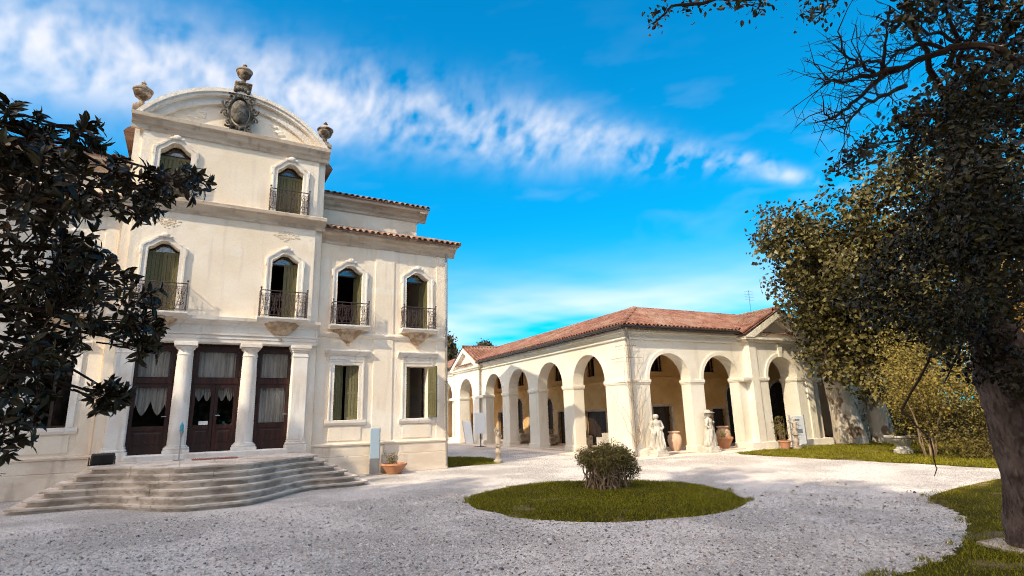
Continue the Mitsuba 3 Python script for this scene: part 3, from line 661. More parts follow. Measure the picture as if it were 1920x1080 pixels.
sh = trimesh.creation.icosphere(3, 1.0).apply_transform(np.diag([.25, .13, .32, 1])).apply_translation([XC-.03, cy-.05, cz]); ms.append(sh)
ring = lambda a, k=1.0: (XC-.03+.33*k*math.cos(a), cy-.03, cz+.42*k*math.sin(a))
ms.append(tube([ring(a) for a in np.linspace(0, 2*np.pi, 40)], .05, 8))
for k in range(12):
    a = 2*np.pi*k/12+.2; c = ring(a, 1.18)
    pl_ = lambda q, c=c: np.column_stack([q[:, 0], np.full(len(q), c[1]-.03), q[:, 1]])
    ms.append(scroll((c[0], c[2]), .12, 1.2, a, 1 if k % 2 else -1, pl_, 18, .028))
for k in range(5):
    ms.append(trimesh.creation.icosphere(2, .07).apply_translation([XC-.20+.085*k, cy-.06, cz+.56+.05*math.sin(k*np.pi/4)]))
ms += [bx(XC-.17, XC+.12, cy-.05, cy+.08, cz+.44, cz+.53, .02), tube(bez((XC-.2, cy, cz-.42), (XC-.05, cy-.08, cz-.78), (XC+.16, cy, cz-.42), 12), .04, 8)]
arms = cat_(ms); arms.vertices = (np.asarray(arms.vertices)-[XC-.03, cy, cz])*[1.08, 1.7, 1.30]+[XC-.03, cy-.05, cz+.05]
put(V+"coat_of_arms", arms, "m_old_stone", "dark carved coat of arms in the gable", smooth=40)

# ---- the columned entrance
PZ, TZ, DY = 0.82, 0.96, 19.00
put(V+"entablature", cat_([bx(XC-2.77, XC+2.77, YC-.02, DY+.25, 4.09, 4.20, .01), bx(XC-2.785, XC+2.785, YC-.045, DY+.25, 4.20, 4.31, .01), mold([(-.2, 4.31), (.08, 4.315), (.09, 4.36), (-.2, 4.38)], XC-2.80, XC+2.80, YC), bx(XC-2.77, XC+2.77, YC-.004, DY+.25, 4.34, 4.62)]), "m_stone")
for i, d in enumerate((-2.30, -.86, .86, 2.30)):
    cx = XC+d; ck = num(V+"column"); out = abs(d) > 2
    tag(ck, ("left" if d < 0 else "right")+(" outer square pilaster of the entrance" if out else " round column beside the middle door"))
    cy = YC+.21
    if out:
        put(ck+"__shaft", bx(cx-.225, cx+.225, cy-.215, DY+.2, TZ+.24, 3.86, .015), "m_stone")
        put(ck+"__base", cat_([bx(cx-.30, cx+.30, cy-.29, DY+.2, TZ-.14, TZ+.10, .012), bx(cx-.275, cx+.275, cy-.265, DY+.2, TZ+.10, TZ+.18, .03), bx(cx-.245, cx+.245, cy-.235, DY+.2, TZ+.18, TZ+.24, .012)]), "m_stone")
        put(ck+"__capital", cat_([bx(cx-.245, cx+.245, cy-.235, DY+.2, 3.72, 3.76, .01), bx(cx-.25, cx+.25, cy-.24, DY+.2, 3.86, 3.92, .02), bx(cx-.285, cx+.285, cy-.275, DY+.2, 3.92, 3.98, .02), bx(cx-.305, cx+.305, cy-.295, DY+.2, 3.98, 4.09, .012)]), "m_stone")
    else:
        zz = np.linspace(TZ+.22, 3.78, 14); prof = [(.235-.035*(max(0.0, z-TZ-.22)/2.6)**1.6, z) for z in zz]
        put(ck+"__shaft", lathe([(0, zz[0])]+prof+[(0, zz[-1])], 32, (cx, cy, 0)), "m_stone", smooth=40)
        put(ck+"__base", cat_([bx(cx-.33, cx+.33, cy-.33, cy+.33, TZ, TZ+.10, .012), lathe([(0, TZ+.10), (.31, TZ+.10), (.325, TZ+.135), (.31, TZ+.17), (.265, TZ+.18), (.275, TZ+.205), (.24, TZ+.225), (0, TZ+.23)], 32, (cx, cy, 0))]), "m_stone", smooth=35)
        put(ck+"__capital", cat_([lathe([(0, 3.70), (.205, 3.70), (.225, 3.72), (.205, 3.745), (.20, 3.86), (.225, 3.88), (.28, 3.96), (0, 3.97)], 32, (cx, cy, 0)), bx(cx-.30, cx+.30, cy-.30, cy+.30, 3.97, 4.09, .012)]), "m_stone", smooth=35)
# wall of the porch behind the columns: jambs between the doors
put(V+"porch_wall", cat_([bx(XC+d-.16, XC+d+.16, DY+.10, DY+.40, TZ, 4.09) for d in (-.86, .86)]+[bx(XC-2.76, XC+2.76, DY+.10, DY+.40, 4.02, 4.09)]), "m_dark_wood")
def drape(x0, x1, z0, z1, y, tied=False, seed=0, amp=.018):
    """a gathered curtain; tied ones are swept up to both sides in two swags"""
    n, k = 60, 24; xs = np.linspace(x0, x1, n); g = np.random.default_rng(seed); ph = g.uniform(0, 6, 3)
    v = np.empty((k, n, 3))
    for j in range(k):
        t = j/(k-1); u = (xs-x0)/(x1-x0); zb = z0
        if tied:
            w = np.abs(((u*2) % 1)-.5)*2                 # 1 at the edges of each half, 0 in its middle
            zb = z0+(z1-z0)*(.50*w**1.6*np.where((u > .02) & (u < .98), 1, .6))
        v[j, :, 0] = xs; v[j, :, 2] = z1+(zb-z1)*t
        v[j, :, 1] = y+amp*np.sin(u*52+ph[0]+.5*np.sin(t*2))+amp*.6*np.sin(u*83+ph[1])
    F = [[j*n+i, j*n+i+1, (j+1)*n+i+1] for j in range(k-1) for i in range(n-1)]+[[j*n+i, (j+1)*n+i+1, (j+1)*n+i] for j in range(k-1) for i in range(n-1)]
    return trimesh.Trimesh(v.reshape(-1, 3), np.array(F), process=False)
for i, d in enumerate((-1.60, 0, 1.60)):
    cx, hw = XC+d, (.58 if d else .69); dk = num(V+"door")
    tag(dk, ("left glazed entrance door with a white curtain tied in two swags", "middle entrance door, double leaved, with short tied curtains", "right glazed entrance door with a straight white curtain")[i])
    z0, z1, y = TZ, 4.02, DY
    fr = [bx(cx-hw, cx-hw+.09, y, y+.10, z0, z1, .008), bx(cx+hw-.09, cx+hw, y, y+.10, z0, z1, .008), bx(cx-hw+.09, cx+hw-.09, y, y+.10, z1-.10, z1, .008), bx(cx-hw+.09, cx+hw-.09, y-.01, y+.09, 2.90, 3.08, .012)]
    put(dk+"__frame", cat_(fr), "m_door_wood")
    xl, xr = cx-hw+.09, cx+hw-.09
    leaves_ = [(xl, xr)] if d else [(xl, cx-.004), (cx+.004, xr)]
    zl = 1.72
    for a, b in leaves_:
        st = .11 if d else .09
        ms = [bx(a, a+st, y+.02, y+.075, z0+.01, 2.90, .006), bx(b-st, b, y+.02, y+.075, z0+.01, 2.90, .006), bx(a+st, b-st, y+.02, y+.075, 2.79, 2.90, .006), bx(a+st, b-st, y+.02, y+.075, zl-.12, zl, .006), bx(a+st, b-st, y+.02, y+.075, z0+.01, z0+.22, .006),
              bx(a+st, b-st, y+.045, y+.065, z0+.2, zl-.1), bx(a+st+.05, b-st-.05, y+.028, y+.05, z0+.28, zl-.18, .018)]
        put(dk+"__leaf", cat_(ms), "m_door_wood")
        put(dk+"__glass", bx(a+st-.01, b-st+.01, y+.045, y+.051, zl-.01, 2.80), "m_glass_pane")
        put(dk+"__curtain", drape(a+st, b-st, zl+.02 if d > 0 else (2.02 if d < 0 else 2.40), 2.82, y+.14, tied=(d <= 0), seed=i), "m_curtain")
    ms = [bx(xl, xl+.10, y+.02, y+.07, 3.08, z1-.10, .006), bx(xr-.10, xr, y+.02, y+.07, 3.08, z1-.10, .006), bx(xl+.1, xr-.1, y+.02, y+.07, z1-.17, z1-.10, .006)]
    put(dk+"__fanlight", cat_(ms), "m_door_wood")
    put(dk+"__glass", bx(xl+.09, xr-.09, y+.042, y+.048, 3.07, z1-.16), "m_glass_pane")
    put(dk+"__curtain", drape(xl+.1, xr-.1, 3.10, z1-.17, y+.14, seed=10+i), "m_curtain")
    if d == 0:
        put(dk+"__notice", bx(cx-.36, cx-.12, y+.006, y+.019, 1.72, 1.83), "m_paper", "white paper notice on the middle door")
    put(dk+"__handle", tube([(cx+(hw-.16 if d else .06), y+.02, 1.98), (cx+(hw-.16 if d else .06), y-.05, 1.98), (cx+(hw-.28 if d else .18), y-.05, 1.98)], .012, 6), "m_grey_metal")
put(V+"room", cat_([bx(XC-2.5, XC+2.5, 21.5, 21.6, 0, 4.6), bx(XC-2.6, XC-2.5, DY+.4, 21.6, 0, 4.6), bx(XC+2.5, XC+2.6, DY+.4, 21.6, 0, 4.6), bx(XC-2.5, XC+2.5, DY+.4, 21.5, TZ-.1, TZ-.02)]+[bx(XC+s*2.9 if s > 0 else XC-7.2, XC+7.2 if s > 0 else XC-2.9, 22.0, 22.1, 0, 8) for s in (-1, 1)]+[bx(XC-2.4, XC+2.4, 21, 21.1, 4.9, 10.4)]), "m_room")
put(V+"threshold", cat_([bx(XC-2.02, XC+2.02, 18.18, DY+.4, PZ-.1, TZ, .012), bx(XC-2.62, XC+2.62, YC-.02, DY+.3, 0, PZ+.003)]), "m_stone")
# rainwater pipe at the right corner
put(V+"downpipe", cat_([tube([(XR+.02, YW-.09, 7.75), (XR+.02, YW-.09, .1)], .042, 10)]+[lathe([(0, -.025), (.055, -.025), (.055, .025), (0, .025)], 10, (XR+.02, YW-.09, z)) for z in (1.2, 3.0, 4.9, 6.8)]), "m_pipe", smooth=40)

# ---- the curved stone steps (a thing of its own, each step a part)
ZS = [.82, .68, .54, .40, .25, .11]; flank = [16.45, 16.33, 16.20, 16.06, 15.92, 15.78]; cent = [14.90, 14.70, 14.50, 14.26, 14.04, 13.86]
tag("stone_steps", "wide worn stone steps bowed forward before the villa entrance", "steps")
def step_outline(i, inset=0.0):
    hw = 2.58+.25*i-inset; xs = np.linspace(-hw, hw, 90)
    t = np.clip((2.45-np.abs(xs))/2.05, 0, 1); b = t*t*(3-2*t)
    y = flank[i]+inset+(cent[i]-flank[i])*b
    e = np.clip((np.abs(xs)-(hw-.5))/.5, 0, 1); y = y+.22*e**2
    back = YW+.1
    return Polygon([(XC+hw, back)]+[(XC+hw-.0, back)]*0+[(XC+x, v) for x, v in zip(xs[::-1], y[::-1])]+[(XC-hw, back)])
for i, z in enumerate(ZS):
    k = num("stone_steps__step"); o = step_outline(i)
    th_ = .055
    zlow = ZS[i+1] if i < 5 else 0.0
    # each step is laid from several blocks with open joints
    gj = np.random.default_rng(500+i); hw_ = 2.58+.25*i; nb_ = 6; xj = [-hw_-1]+[hw_*(-1+2*(k_+gj.uniform(-.22, .22))/nb_) for k_ in range(1, nb_)]+[hw_+1]
    tag(k, None)
    for a_, b_ in zip(xj[:-1], xj[1:]):
        cut = sbox(XC+a_+.004, 10, XC+b_-.004, 25); dz = gj.uniform(-.004, .004)
        put(k+"__block", cat_([prism_z(o.intersection(cut), z-th_+.012+dz, z-.010+dz), prism_z(step_outline(i, .012).intersection(cut), z-.0105+dz, z+dz)]), "m_step")
        put(k+"__riser", prism_z(step_outline(i, .085).intersection(cut.buffer(.0015)), zlow-.01 if i < 5 else -.05, z-th_+.0125), "m_step")

# ------------------------------------------------------------------ the arcade building (L-shaped, seen from its outer corner)
Q0 = np.array([15.60, 17.74, 0.0]); TH = -0.0652522826
E1 = np.array([math.cos(TH), math.sin(TH), 0]); E2 = np.array([-math.sin(TH), math.cos(TH), 0])
MB = M4(np.column_stack([E1, E2, [0, 0, 1]]), Q0)
def L2W(a, b, z=0.0): return Q0+a*E1+b*E2+np.array([0, 0, z])
A = "arcade_building__"
tag("arcade_building", "long white arcade with round arches and a red tiled roof, right of the villa", "building")
def putA(key, mesh, mat, label=None, kind=None, smooth=False): return put(A+key, tf(mesh, MB), mat, label, kind=kind, smooth=smooth)
LARCH = [(2.86, 1.30), (6.40, 1.29), (9.99, 1.25), (13.43, 1.25), (17.72, 1.22), (22.2, 1.25), (25.9, 1.25)]
RARCH = [(2.25, 1.12), (5.22, 1.08), (8.85, 0.98), (12.85, 1.12)]
ZSP, TW_ = 3.07, 0.56
LEN_L, LEN_R = 29.0, 14.9
def arch_open(c, r, zs=ZSP, z0=-0.1):
    return sbox(c-r, z0, c+r, zs).union(Point(c, zs).buffer(r, 48).intersection(sbox(c-r-1, zs-.001, c+r+1, zs+r+1)))
fl = sbox(0.0, 0, LEN_L, 5.02); frr = sbox(TW_, 0, LEN_R, 5.02)
for c, r in LARCH: fl = fl.difference(arch_open(c, r))
for c, r in RARCH[:2]+RARCH[3:]: frr = frr.difference(arch_open(c, r))
frr = frr.difference(arch_open(*RARCH[2], 3.16))
putA("wall", cat_([prism_x(fl, 0, TW_), prism_y(frr, 0, TW_)]), "m_arcade_plaster")
# gabled bays: one on each face, a little proud of the wall
bayR = sbox(6.78, 0, 10.92, 5.00).difference(arch_open(*RARCH[2], 3.16))
bayL = sbox(15.45, 0, 20.05, 5.00).difference(arch_open(*LARCH[4]))
gabR = Polygon([(6.55, 4.98), (11.15, 4.98), (8.85, 6.22)]); gabL = Polygon([(15.2, 4.98), (20.3, 4.98), (17.75, 6.28)])
putA("gable_bay", cat_([prism_y(bayR, -.30, 0.004), prism_y(gabR, -.22, .3)]), "m_arcade_plaster", "gabled bay on the front face of the arcade")
putA("gable_bay", cat_([prism_x(bayL, -.16, 0.004), prism_x(gabL, -.10, .3)]), "m_arcade_plaster", "gabled bay on the long side of the arcade")
def rake(g, t):   # sloping mouldings of a gable triangle
    (x0, z), (x1, _), (xa, za) = list(g.exterior.coords)[:3]
    if x0 > x1: x0, x1 = x1, x0
    n = lambda p, q: np.array([-(q[1]-p[1]), q[0]-p[0]])/math.hypot(q[0]-p[0], q[1]-p[1])
    out = Polygon([(x0-.05, z), (xa, za+t*.2), (x1+.05, z), (x1+.05+t*.4, z+t*.2), (xa, za+t*1.15), (x0-.05-t*.4, z+t*.2)])
    return out
gR = Polygon([(6.55, 4.98), (11.15, 4.98), (8.85, 6.22)]); gL = Polygon([(15.2, 4.98), (20.3, 4.98), (17.75, 6.28)])
def tri(x0, x1, z, xa, za): return Polygon([(x0, z), (x1, z), (xa, za)])
rk1 = tri(6.40, 11.30, 4.98, 8.85, 6.34).difference(tri(6.95, 10.75, 4.979, 8.85, 6.04)); rk1b = tri(6.70, 11.00, 4.98, 8.85, 6.20).difference(tri(7.25, 10.45, 4.979, 8.85, 5.88))
rl1 = tri(15.05, 20.45, 4.98, 17.75, 6.40).difference(tri(15.6, 19.9, 4.979, 17.75, 6.10))
putA("gable_molding", cat_([prism_y(rk1, -.62, .2), prism_y(rk1b, -.42, .2), bx(6.45, 11.25, -.58, .02, 4.90, 4.985), bx(6.60, 11.10, -.44, .02, 4.80, 4.90), prism_y(tri(8.0, 9.7, 5.0, 8.85, 5.45), -.26, .1)]), "m_arcade_plaster")
putA("gable_molding", cat_([prism_x(rl1, -.40, .2), bx(-.38, .02, 15.1, 20.4, 4.90, 4.985), bx(-.28, .02, 15.25, 20.25, 4.80, 4.90)]), "m_arcade_plaster")
putA("gable_panel", cat_([prism_x(tri(16.3, 17.55, 5.08, 17.5, 5.62), -.16, -.09), prism_x(tri(17.95, 19.2, 5.08, 18.0, 5.62), -.16, -.09)]), "m_arcade_plaster")
# arch mouldings
for i, (c, r) in enumerate(RARCH):
    y = -.30 if i == 2 else 0; zs = 3.16 if i == 2 else ZSP
    band = arch_open(c, r+.17, zs, zs).difference(arch_open(c, r+.001, zs, zs-.1))
    ms = [prism_y(band, y-.045, y+.02)]
    if i == 2: ms.append(prism_y(Polygon([(c-.09, zs+r-.02), (c+.09, zs+r-.02), (c+.16, 4.72), (c-.16, 4.72)]), y-.10, y+.01))
    putA("archivolt", cat_(ms), "m_arcade_plaster")
for i, (c, r) in enumerate(LARCH[:5]):
    x = -.16 if i == 4 else 0
    band = arch_open(c, r+.14, ZSP, ZSP).difference(arch_open(c, r+.001, ZSP, ZSP-.1))
    putA("archivolt", prism_x(band, x-.025, x+.02), "m_arcade_plaster")
# imposts on every pier
def impost_R(a0, a1, y=0.0, zs=ZSP):
    return cat_([bx(a0-.06, a1+.06, y-.06, TW_+.06, zs-.13, zs-.002, .012), bx(a0-.035, a1+.035, y-.035, TW_+.035, zs-.18, zs-.13, .008)])
def impost_L(b0, b1, x=0.0, zs=ZSP):
    return cat_([bx(x-.06, TW_+.06, b0-.06, b1+.06, zs-.13, zs-.002, .012), bx(x-.035, TW_+.035, b0-.035, b1+.035, zs-.18, zs-.13, .008)])
re_ = [TW_]+[v for c, r in RARCH for v in (c-r, c+r)]+[LEN_R]
le_ = [v for c, r in LARCH for v in (c-r, c+r)]+[LEN_L]
putA("impost", cat_([bx(-.06, TW_+.06, -.06, le_[0]+.06, ZSP-.13, ZSP-.002, .012), bx(TW_+.05, re_[1]+.06, -.06, TW_+.06, ZSP-.13, ZSP-.002, .012), bx(-.035, TW_, -.035, le_[0]+.035, ZSP-.18, ZSP-.13), bx(TW_, re_[1]+.035, -.035, TW_, ZSP-.18, ZSP-.13)]), "m_arcade_plaster")
for i in range(1, 4): putA("impost", impost_R(re_[2*i], re_[2*i+1], -.30 if i in (2, 3) else 0, 3.16 if i in (2, 3) else ZSP), "m_arcade_plaster")
for i in range(6): putA("impost", impost_L(le_[1+2*i], le_[2+2*i], -.16 if i in (3, 4) else 0), "m_arcade_plaster")
# pilasters on the front bay, feet of the piers
putA("pilaster", bx(6.80, 7.26, -.36, -.28, 0.0, 4.80, .01), "m_arcade_plaster"); putA("pilaster", bx(10.44, 10.90, -.36, -.28, 0.0, 4.80, .01), "m_arcade_plaster")
ft = [bx(-.05, TW_+.05, -.05, le_[0]+.04, 0, .28, .012), bx(TW_, re_[1]+.04, -.05, TW_+.05, 0, .279, .012)]
ft += [bx(re_[2*i]-.04, re_[2*i+1]+.04, (-.40 if i in (2, 3) else -.05), TW_+.04, 0, .28, .012) for i in range(1, 4)]+[bx((-.22 if i in (3, 4) else -.05), TW_+.04, le_[1+2*i]-.04, le_[2+2*i]+.04, 0, .28, .012) for i in range(6)]
for m in ft: putA("pier_foot", m, "m_arcade_plaster")
# frieze lines and eaves
putA("cornice", cat_([bx(-.10, .02, -.10, LEN_L, 4.74, 4.80, .01), bx(-.14, .05, -.14, LEN_L, 5.02, 5.14, .012), bx(.02, LEN_R, -.10, .02, 4.74, 4.80, .01), bx(.05, LEN_R, -.14, .05, 5.02, 5.14, .012), bx(-.05, .5, -.05, LEN_L, 4.95, 5.20), bx(.5, LEN_R, -.05, .5, 4.95, 5.20)]), "m_arcade_plaster")
# back walls, floor, ceiling
D_ = 3.2
DR_ = [(4.45, .62, 2.0, False), (6.55, .50, 2.0, False), (8.2, .50, 1.82, False), (9.75, .95, 3.3, True), (12.9, .95, 3.2, True)]  # last two: wide dark arched doors added to blacken the arches before them
UPR = [(4.25, .42), (7.75, .42)]
bw = sbox(D_, 0, LEN_R, 4.9)
for c, h, z, ar in DR_: bw = bw.difference(arch_open(c, h, z-h) if ar else sbox(c-h, -.1, c+h, z))
for c, h in UPR: bw = bw.difference(sbox(c-h, 3.68, c+h, 4.52))
DL_ = [(5.1, .55, 1.85, False), (7.2, 1.05, 1.85, False), (10.8, .42, 1.9, False), (12.25, .55, 2.75, True), (14.5, .42, 2.0, False), (16.4, .6, 2.9, True), (19.4, .5, 2.0, False), (21.3, .6, 2.8, True), (24.8, .5, 2.0, False)]
UPL = [(7.4, .36), (10.9, .42), (12.6, .36), (16.0, .4), (19.5, .4), (23.0, .4)]
bl = sbox(D_, 0, LEN_L, 4.9)
for c, h, z, ar in DL_: bl = bl.difference(arch_open(c, h, z-h) if ar else sbox(c-h, -.1, c+h, z))
for c, h in UPL: bl = bl.difference(sbox(c-h, 3.72, c+h, 4.70))
putA("inner_wall", cat_([prism_y(bw, D_, D_+.35), prism_x(bl.intersection(sbox(D_+.35, 0, LEN_L, 5)), D_, D_+.35)]), "m_tan_plaster")
putA("inner_molding", cat_([bx(D_, LEN_R, D_-.06, D_+.01, 3.30, 3.42, .01), bx(D_-.06, D_+.01, D_, LEN_L, 3.30, 3.42, .01)]), "m_tan_plaster")
putA("outer_wall", cat_([bx(6.2, 6.5, 6.2, LEN_L, 0, 5), bx(6.2, LEN_R, 6.2, 6.5, 0, 5), bx(0, 6.5, LEN_L, LEN_L+.3, 0, 5), bx(LEN_R, LEN_R+.3, 0, 6.5, 0, 5)]), "m_arcade_plaster")
putA("ceiling", cat_([bx(.5, D_+.1, .5, LEN_L, 4.86, 4.92), bx(D_+.1, LEN_R, .5, D_+.1, 4.86, 4.92)]), "m_beam")
bm = [bx(TW_, D_, b, b+.16, 4.66, 4.858) for b in np.arange(1.2, LEN_L, .95)]+[bx(a, a+.16, TW_, D_, 4.66, 4.858) for a in np.arange(D_+.3, LEN_R, .95)]
for m in bm[:44]: putA("ceiling_beam", m, "m_beam")
putA("floor", cat_([bx(-.03, D_+.4, -.03, LEN_L, -.2, .045), bx(D_+.4, LEN_R, -.03, D_+.4, -.2, .045)]), "m_paving")
def plank_door(w, z, y0):
    n = max(3, int(2*w/.2)); return [bx(-w+i*2*w/n+.006, -w+(i+1)*2*w/n-.006, y0, y0+.05, .05, z-.03) for i in range(n)]+[bx(-w, w, y0-.02, y0, q, q+.12) for q in (.35, z-.5)]
for i, (c, h, z, ar) in enumerate(DR_):
    k = num(A+"door"); 
    if i == 0: tag(k, "dark plank door with a white notice, in the front arcade")
    put(k+"__leaf", tf(cat_(plank_door(h-.05, z, 0)), MB @ M4(t=(c, D_+.2, 0))), "m_dark_wood")
    put(k+"__frame", tf(cat_([bx(-h-.07, -h+.05, -.215, -.10, .05, z+.06, .008), bx(h-.05, h+.07, -.215, -.10, .05, z+.06, .008), bx(-h-.07, h+.07, -.217, -.10, z-.02, z+.09, .008)]) if not ar else frame_band(arch_open(0, h, z-h, 0), -.04, .08, -.215, -.1), MB @ M4(t=(c, D_+.2, 0))), "m_cornice")
    if i == 0: put(k+"__notice", tf(bx(-.16, .02, -.035, -.022, 1.05, 1.32), MB @ M4(t=(c, D_+.2, 0))), "m_paper")
M90 = M4(np.array([[0, 1, 0], [-1, 0, 0], [0, 0, 1.]]))   # local x -> -y, local y -> x
for i, (c, h, z, ar) in enumerate(DL_):
    k = num(A+"door"); m0 = MB @ M4(t=(D_+.2, c, 0)) @ M90
    put(k+"__leaf", tf(cat_(plank_door(h-.05, z, 0)), m0), "m_dark_wood")
    put(k+"__frame", tf(cat_([bx(-h-.07, -h+.05, -.215, -.10, .05, z+.06, .008), bx(h-.05, h+.07, -.215, -.10, .05, z+.06, .008), bx(-h-.07, h+.07, -.217, -.10, z-.02, z+.09, .008)]) if not ar else frame_band(arch_open(0, h, z-h, 0), -.04, .08, -.215, -.1), m0), "m_cornice")
for c, h in UPR:
    k = num(A+"window"); put(k+"__frame", tf(cat_([frame_band(sbox(c-h, 3.68, c+h, 4.52), -.05, .0, D_+.1, D_+.16), bx(c-.025, c+.025, D_+.105, D_+.155, 3.7, 4.5)]), MB), "m_dark_wood")
    put(k+"__pane", tf(bx(c-h, c+h, D_+.30, D_+.32, 3.68, 4.52), MB), "m_room")
for c, h in UPL:
    k = num(A+"window"); mz = M4(np.array([[0, 1, 0], [1, 0, 0], [0, 0, 1.]]))
    put(k+"__frame", tf(cat_([bx(D_+.1, D_+.16, c-h, c-h+.05, 3.72, 4.7), bx(D_+.1, D_+.16, c+h-.05, c+h, 3.72, 4.7), bx(D_+.1, D_+.16, c-.025, c+.025, 3.72, 4.7)]), MB), "m_dark_wood")
    put(k+"__pane", tf(bx(D_+.30, D_+.32, c-h, c+h, 3.72, 4.7), MB), "m_room")
# roof: two hipped arms, tiles laid row by row
OV, ZR0, ZR1, MR = .40, 5.24, 6.70, 3.0
rs2 = (ZR1-ZR0)/(MR+OV)
v = np.array([[-OV, -OV, ZR0], [-OV, LEN_L+.6, ZR0], [MR, LEN_L+.6, ZR1], [MR, MR, ZR1], [LEN_R+.6, MR, ZR1], [LEN_R+.6, -OV, ZR0], [6.9, LEN_L+.6, ZR0], [6.9, 6.9, ZR0], [LEN_R+.6, 6.9, ZR0]])
f = np.array([[0, 3, 2], [0, 2, 1], [0, 5, 4], [0, 4, 3], [3, 4, 8], [3, 8, 7], [3, 7, 6], [3, 6, 2], [0, 1, 6], [0, 6, 7], [0, 7, 8], [0, 8, 5], [1, 2, 6], [5, 8, 4]])
rk = putA("roof", trimesh.Trimesh(v, f, process=False), "m_tile", "red tiled hip roof of the arcade")
gtop = lambda a, a0, a1: 0
def w3(a, b, z): return L2W(a, b, z)
inL = lambda u, v_, L: v_ < (L-u)*1.085 or True
f1, r1 = tiled(w3(-OV, LEN_L+.5, ZR0+.01), w3(-OV, -OV, ZR0+.01), 0, E1+np.array([0, 0, rs2]), (MR+OV)*math.hypot(1, rs2), 21,
               inside=lambda u, v_, L: v_/math.hypot(1, rs2) < (L-u) and not (abs((LEN_L+.5-u)-17.75) < 2.75-1.93*0.9*v_ and v_ < 2.6))
f2, r2 = tiled(w3(-OV, -OV, ZR0+.01), w3(LEN_R+.5, -OV, ZR0+.01), 0, E2+np.array([0, 0, rs2]), (MR+OV)*math.hypot(1, rs2), 22,
               inside=lambda u, v_, L: v_/math.hypot(1, rs2) < u and not (abs((u-OV)-8.85) < 2.5-1.85*0.9*v_ and v_ < 2.6))
def cam_d(m): return np.hypot(*m[:2, 3])
ed = sorted(f1+f2, key=cam_d)
put_copies(rk+"__tile", TILE, ed[:90], "m_tile", smooth=40)
put(rk+"__tile", many(TILE, ed[90:]+r1+r2), "m_tile", kind="stuff")
put(rk+"__hip_tile", tube([w3(-OV+(MR+OV)*q, -OV+(MR+OV)*q, ZR0+.07+(ZR1-ZR0)*q) for q in np.linspace(0, 1, 14)], .10, 8), "m_tile")
put(rk+"__ridge_tile", tube([w3(MR, MR+(LEN_L-MR)*q, ZR1+.03) for q in np.linspace(0, 1, 40)], .11, 8), "m_tile")
put(rk+"__ridge_tile", tube([w3(MR+(LEN_R-MR)*q, MR, ZR1+.03) for q in np.linspace(0, 1, 40)], .11, 8), "m_tile")
# cross roofs of the gabled bays
def gable_roof(c, hw, za, front, face):
    zb = 5.10; n = unit([0, 0, 1]); al = E2 if face == "R" else E1; cr = E1 if face == "R" else E2
    o = (lambda x, q, z: L2W(x, q, z)) if face == "R" else (lambda x, q, z: L2W(q, x, z))
    P = np.array([o(c-hw, front, zb), o(c, front, za), o(c+hw, front, zb), o(c-hw, 3.0, zb), o(c, 3.0, za), o(c+hw, 3.0, zb)])
    F = np.array([[0, 1, 4], [0, 4, 3], [1, 2, 5], [1, 5, 4]])
    k = put(A+"roof", trimesh.Trimesh(P, F, process=False), "m_tile", "small tiled roof of the front gable" if face == "R" else "small tiled roof of the side gable")
    ms = []
    for s in (-1, 1):
        e0, e1 = o(c+s*hw, front+.02, zb+.02), o(c+s*hw, 3.0, zb+.02)
        up = -s*cr*hw+np.array([0, 0, za-zb])
        a_, b_ = tiled(e0, e1, 0, up, math.hypot(hw, za-zb), 5+s, inside=None); ms += a_+b_
    put(k+"__tile", many(TILE, ms), "m_tile", kind="stuff")
    put(k+"__ridge_tile", tube([o(c, front+(3.0-front)*q, za+.05) for q in np.linspace(0, 1, 12)], .10, 8), "m_tile")
gable_roof(8.85, 2.55, 6.42, -.64, "R"); gable_roof(17.75, 2.8, 6.48, -.42, "L")
# dark gutters and the rainwater pipes
for e0, e1 in (((-OV-.03, -OV-.03), (-OV-.03, 15.0)), ((-OV-.03, 20.5), (-OV-.03, LEN_L)), ((-OV-.03, -OV-.03), (6.4, -OV-.03)), ((11.3, -OV-.03), (LEN_R, -OV-.03))):
    putA("gutter", tube([(*e0, ZR0-.045), (*e1, ZR0-.045)], .055, 8), "m_black_metal", smooth=40)
for a, b in ((.10, -.10), (-.12, 15.35), (-.12, 20.15)):
    putA("downpipe", cat_([tube([(-OV if b > 1 else a-.3, b if b > 1 else -OV, ZR0-.05), (a, b, 4.7), (a, b, .05)], .05, 10)]+[lathe([(0, -.02), (.065, -.02), (.065, .02), (0, .02)], 10, (a, b, z)) for z in (.6, 2.2, 3.8)]), "m_pipe", smooth=40)
# television aerial on the ridge
put("aerial", cat_([tube([L2W(11.2, 3.0, 6.6), L2W(11.2, 3.0, 8.3)], .011, 6)]+[tube([L2W(11.2-.35, 3.0, 8.2-.16*i), L2W(11.2+.35, 3.0, 8.2-.16*i)], .006, 5) for i in range(4)]), "m_black_metal", "thin television aerial on the ridge of the arcade roof", "aerial")
# strips of beige paving before the arcade
put("paved_strip", sheet(Polygon([tuple(L2W(a, b)[:2]) for a, b in ((-1.2, -1.3), (7.5, -1.2), (7.5, -.04), (-.04, -.04), (-.04, 29), (-1.2, 29))]), .006), "m_paving", kind="structure")

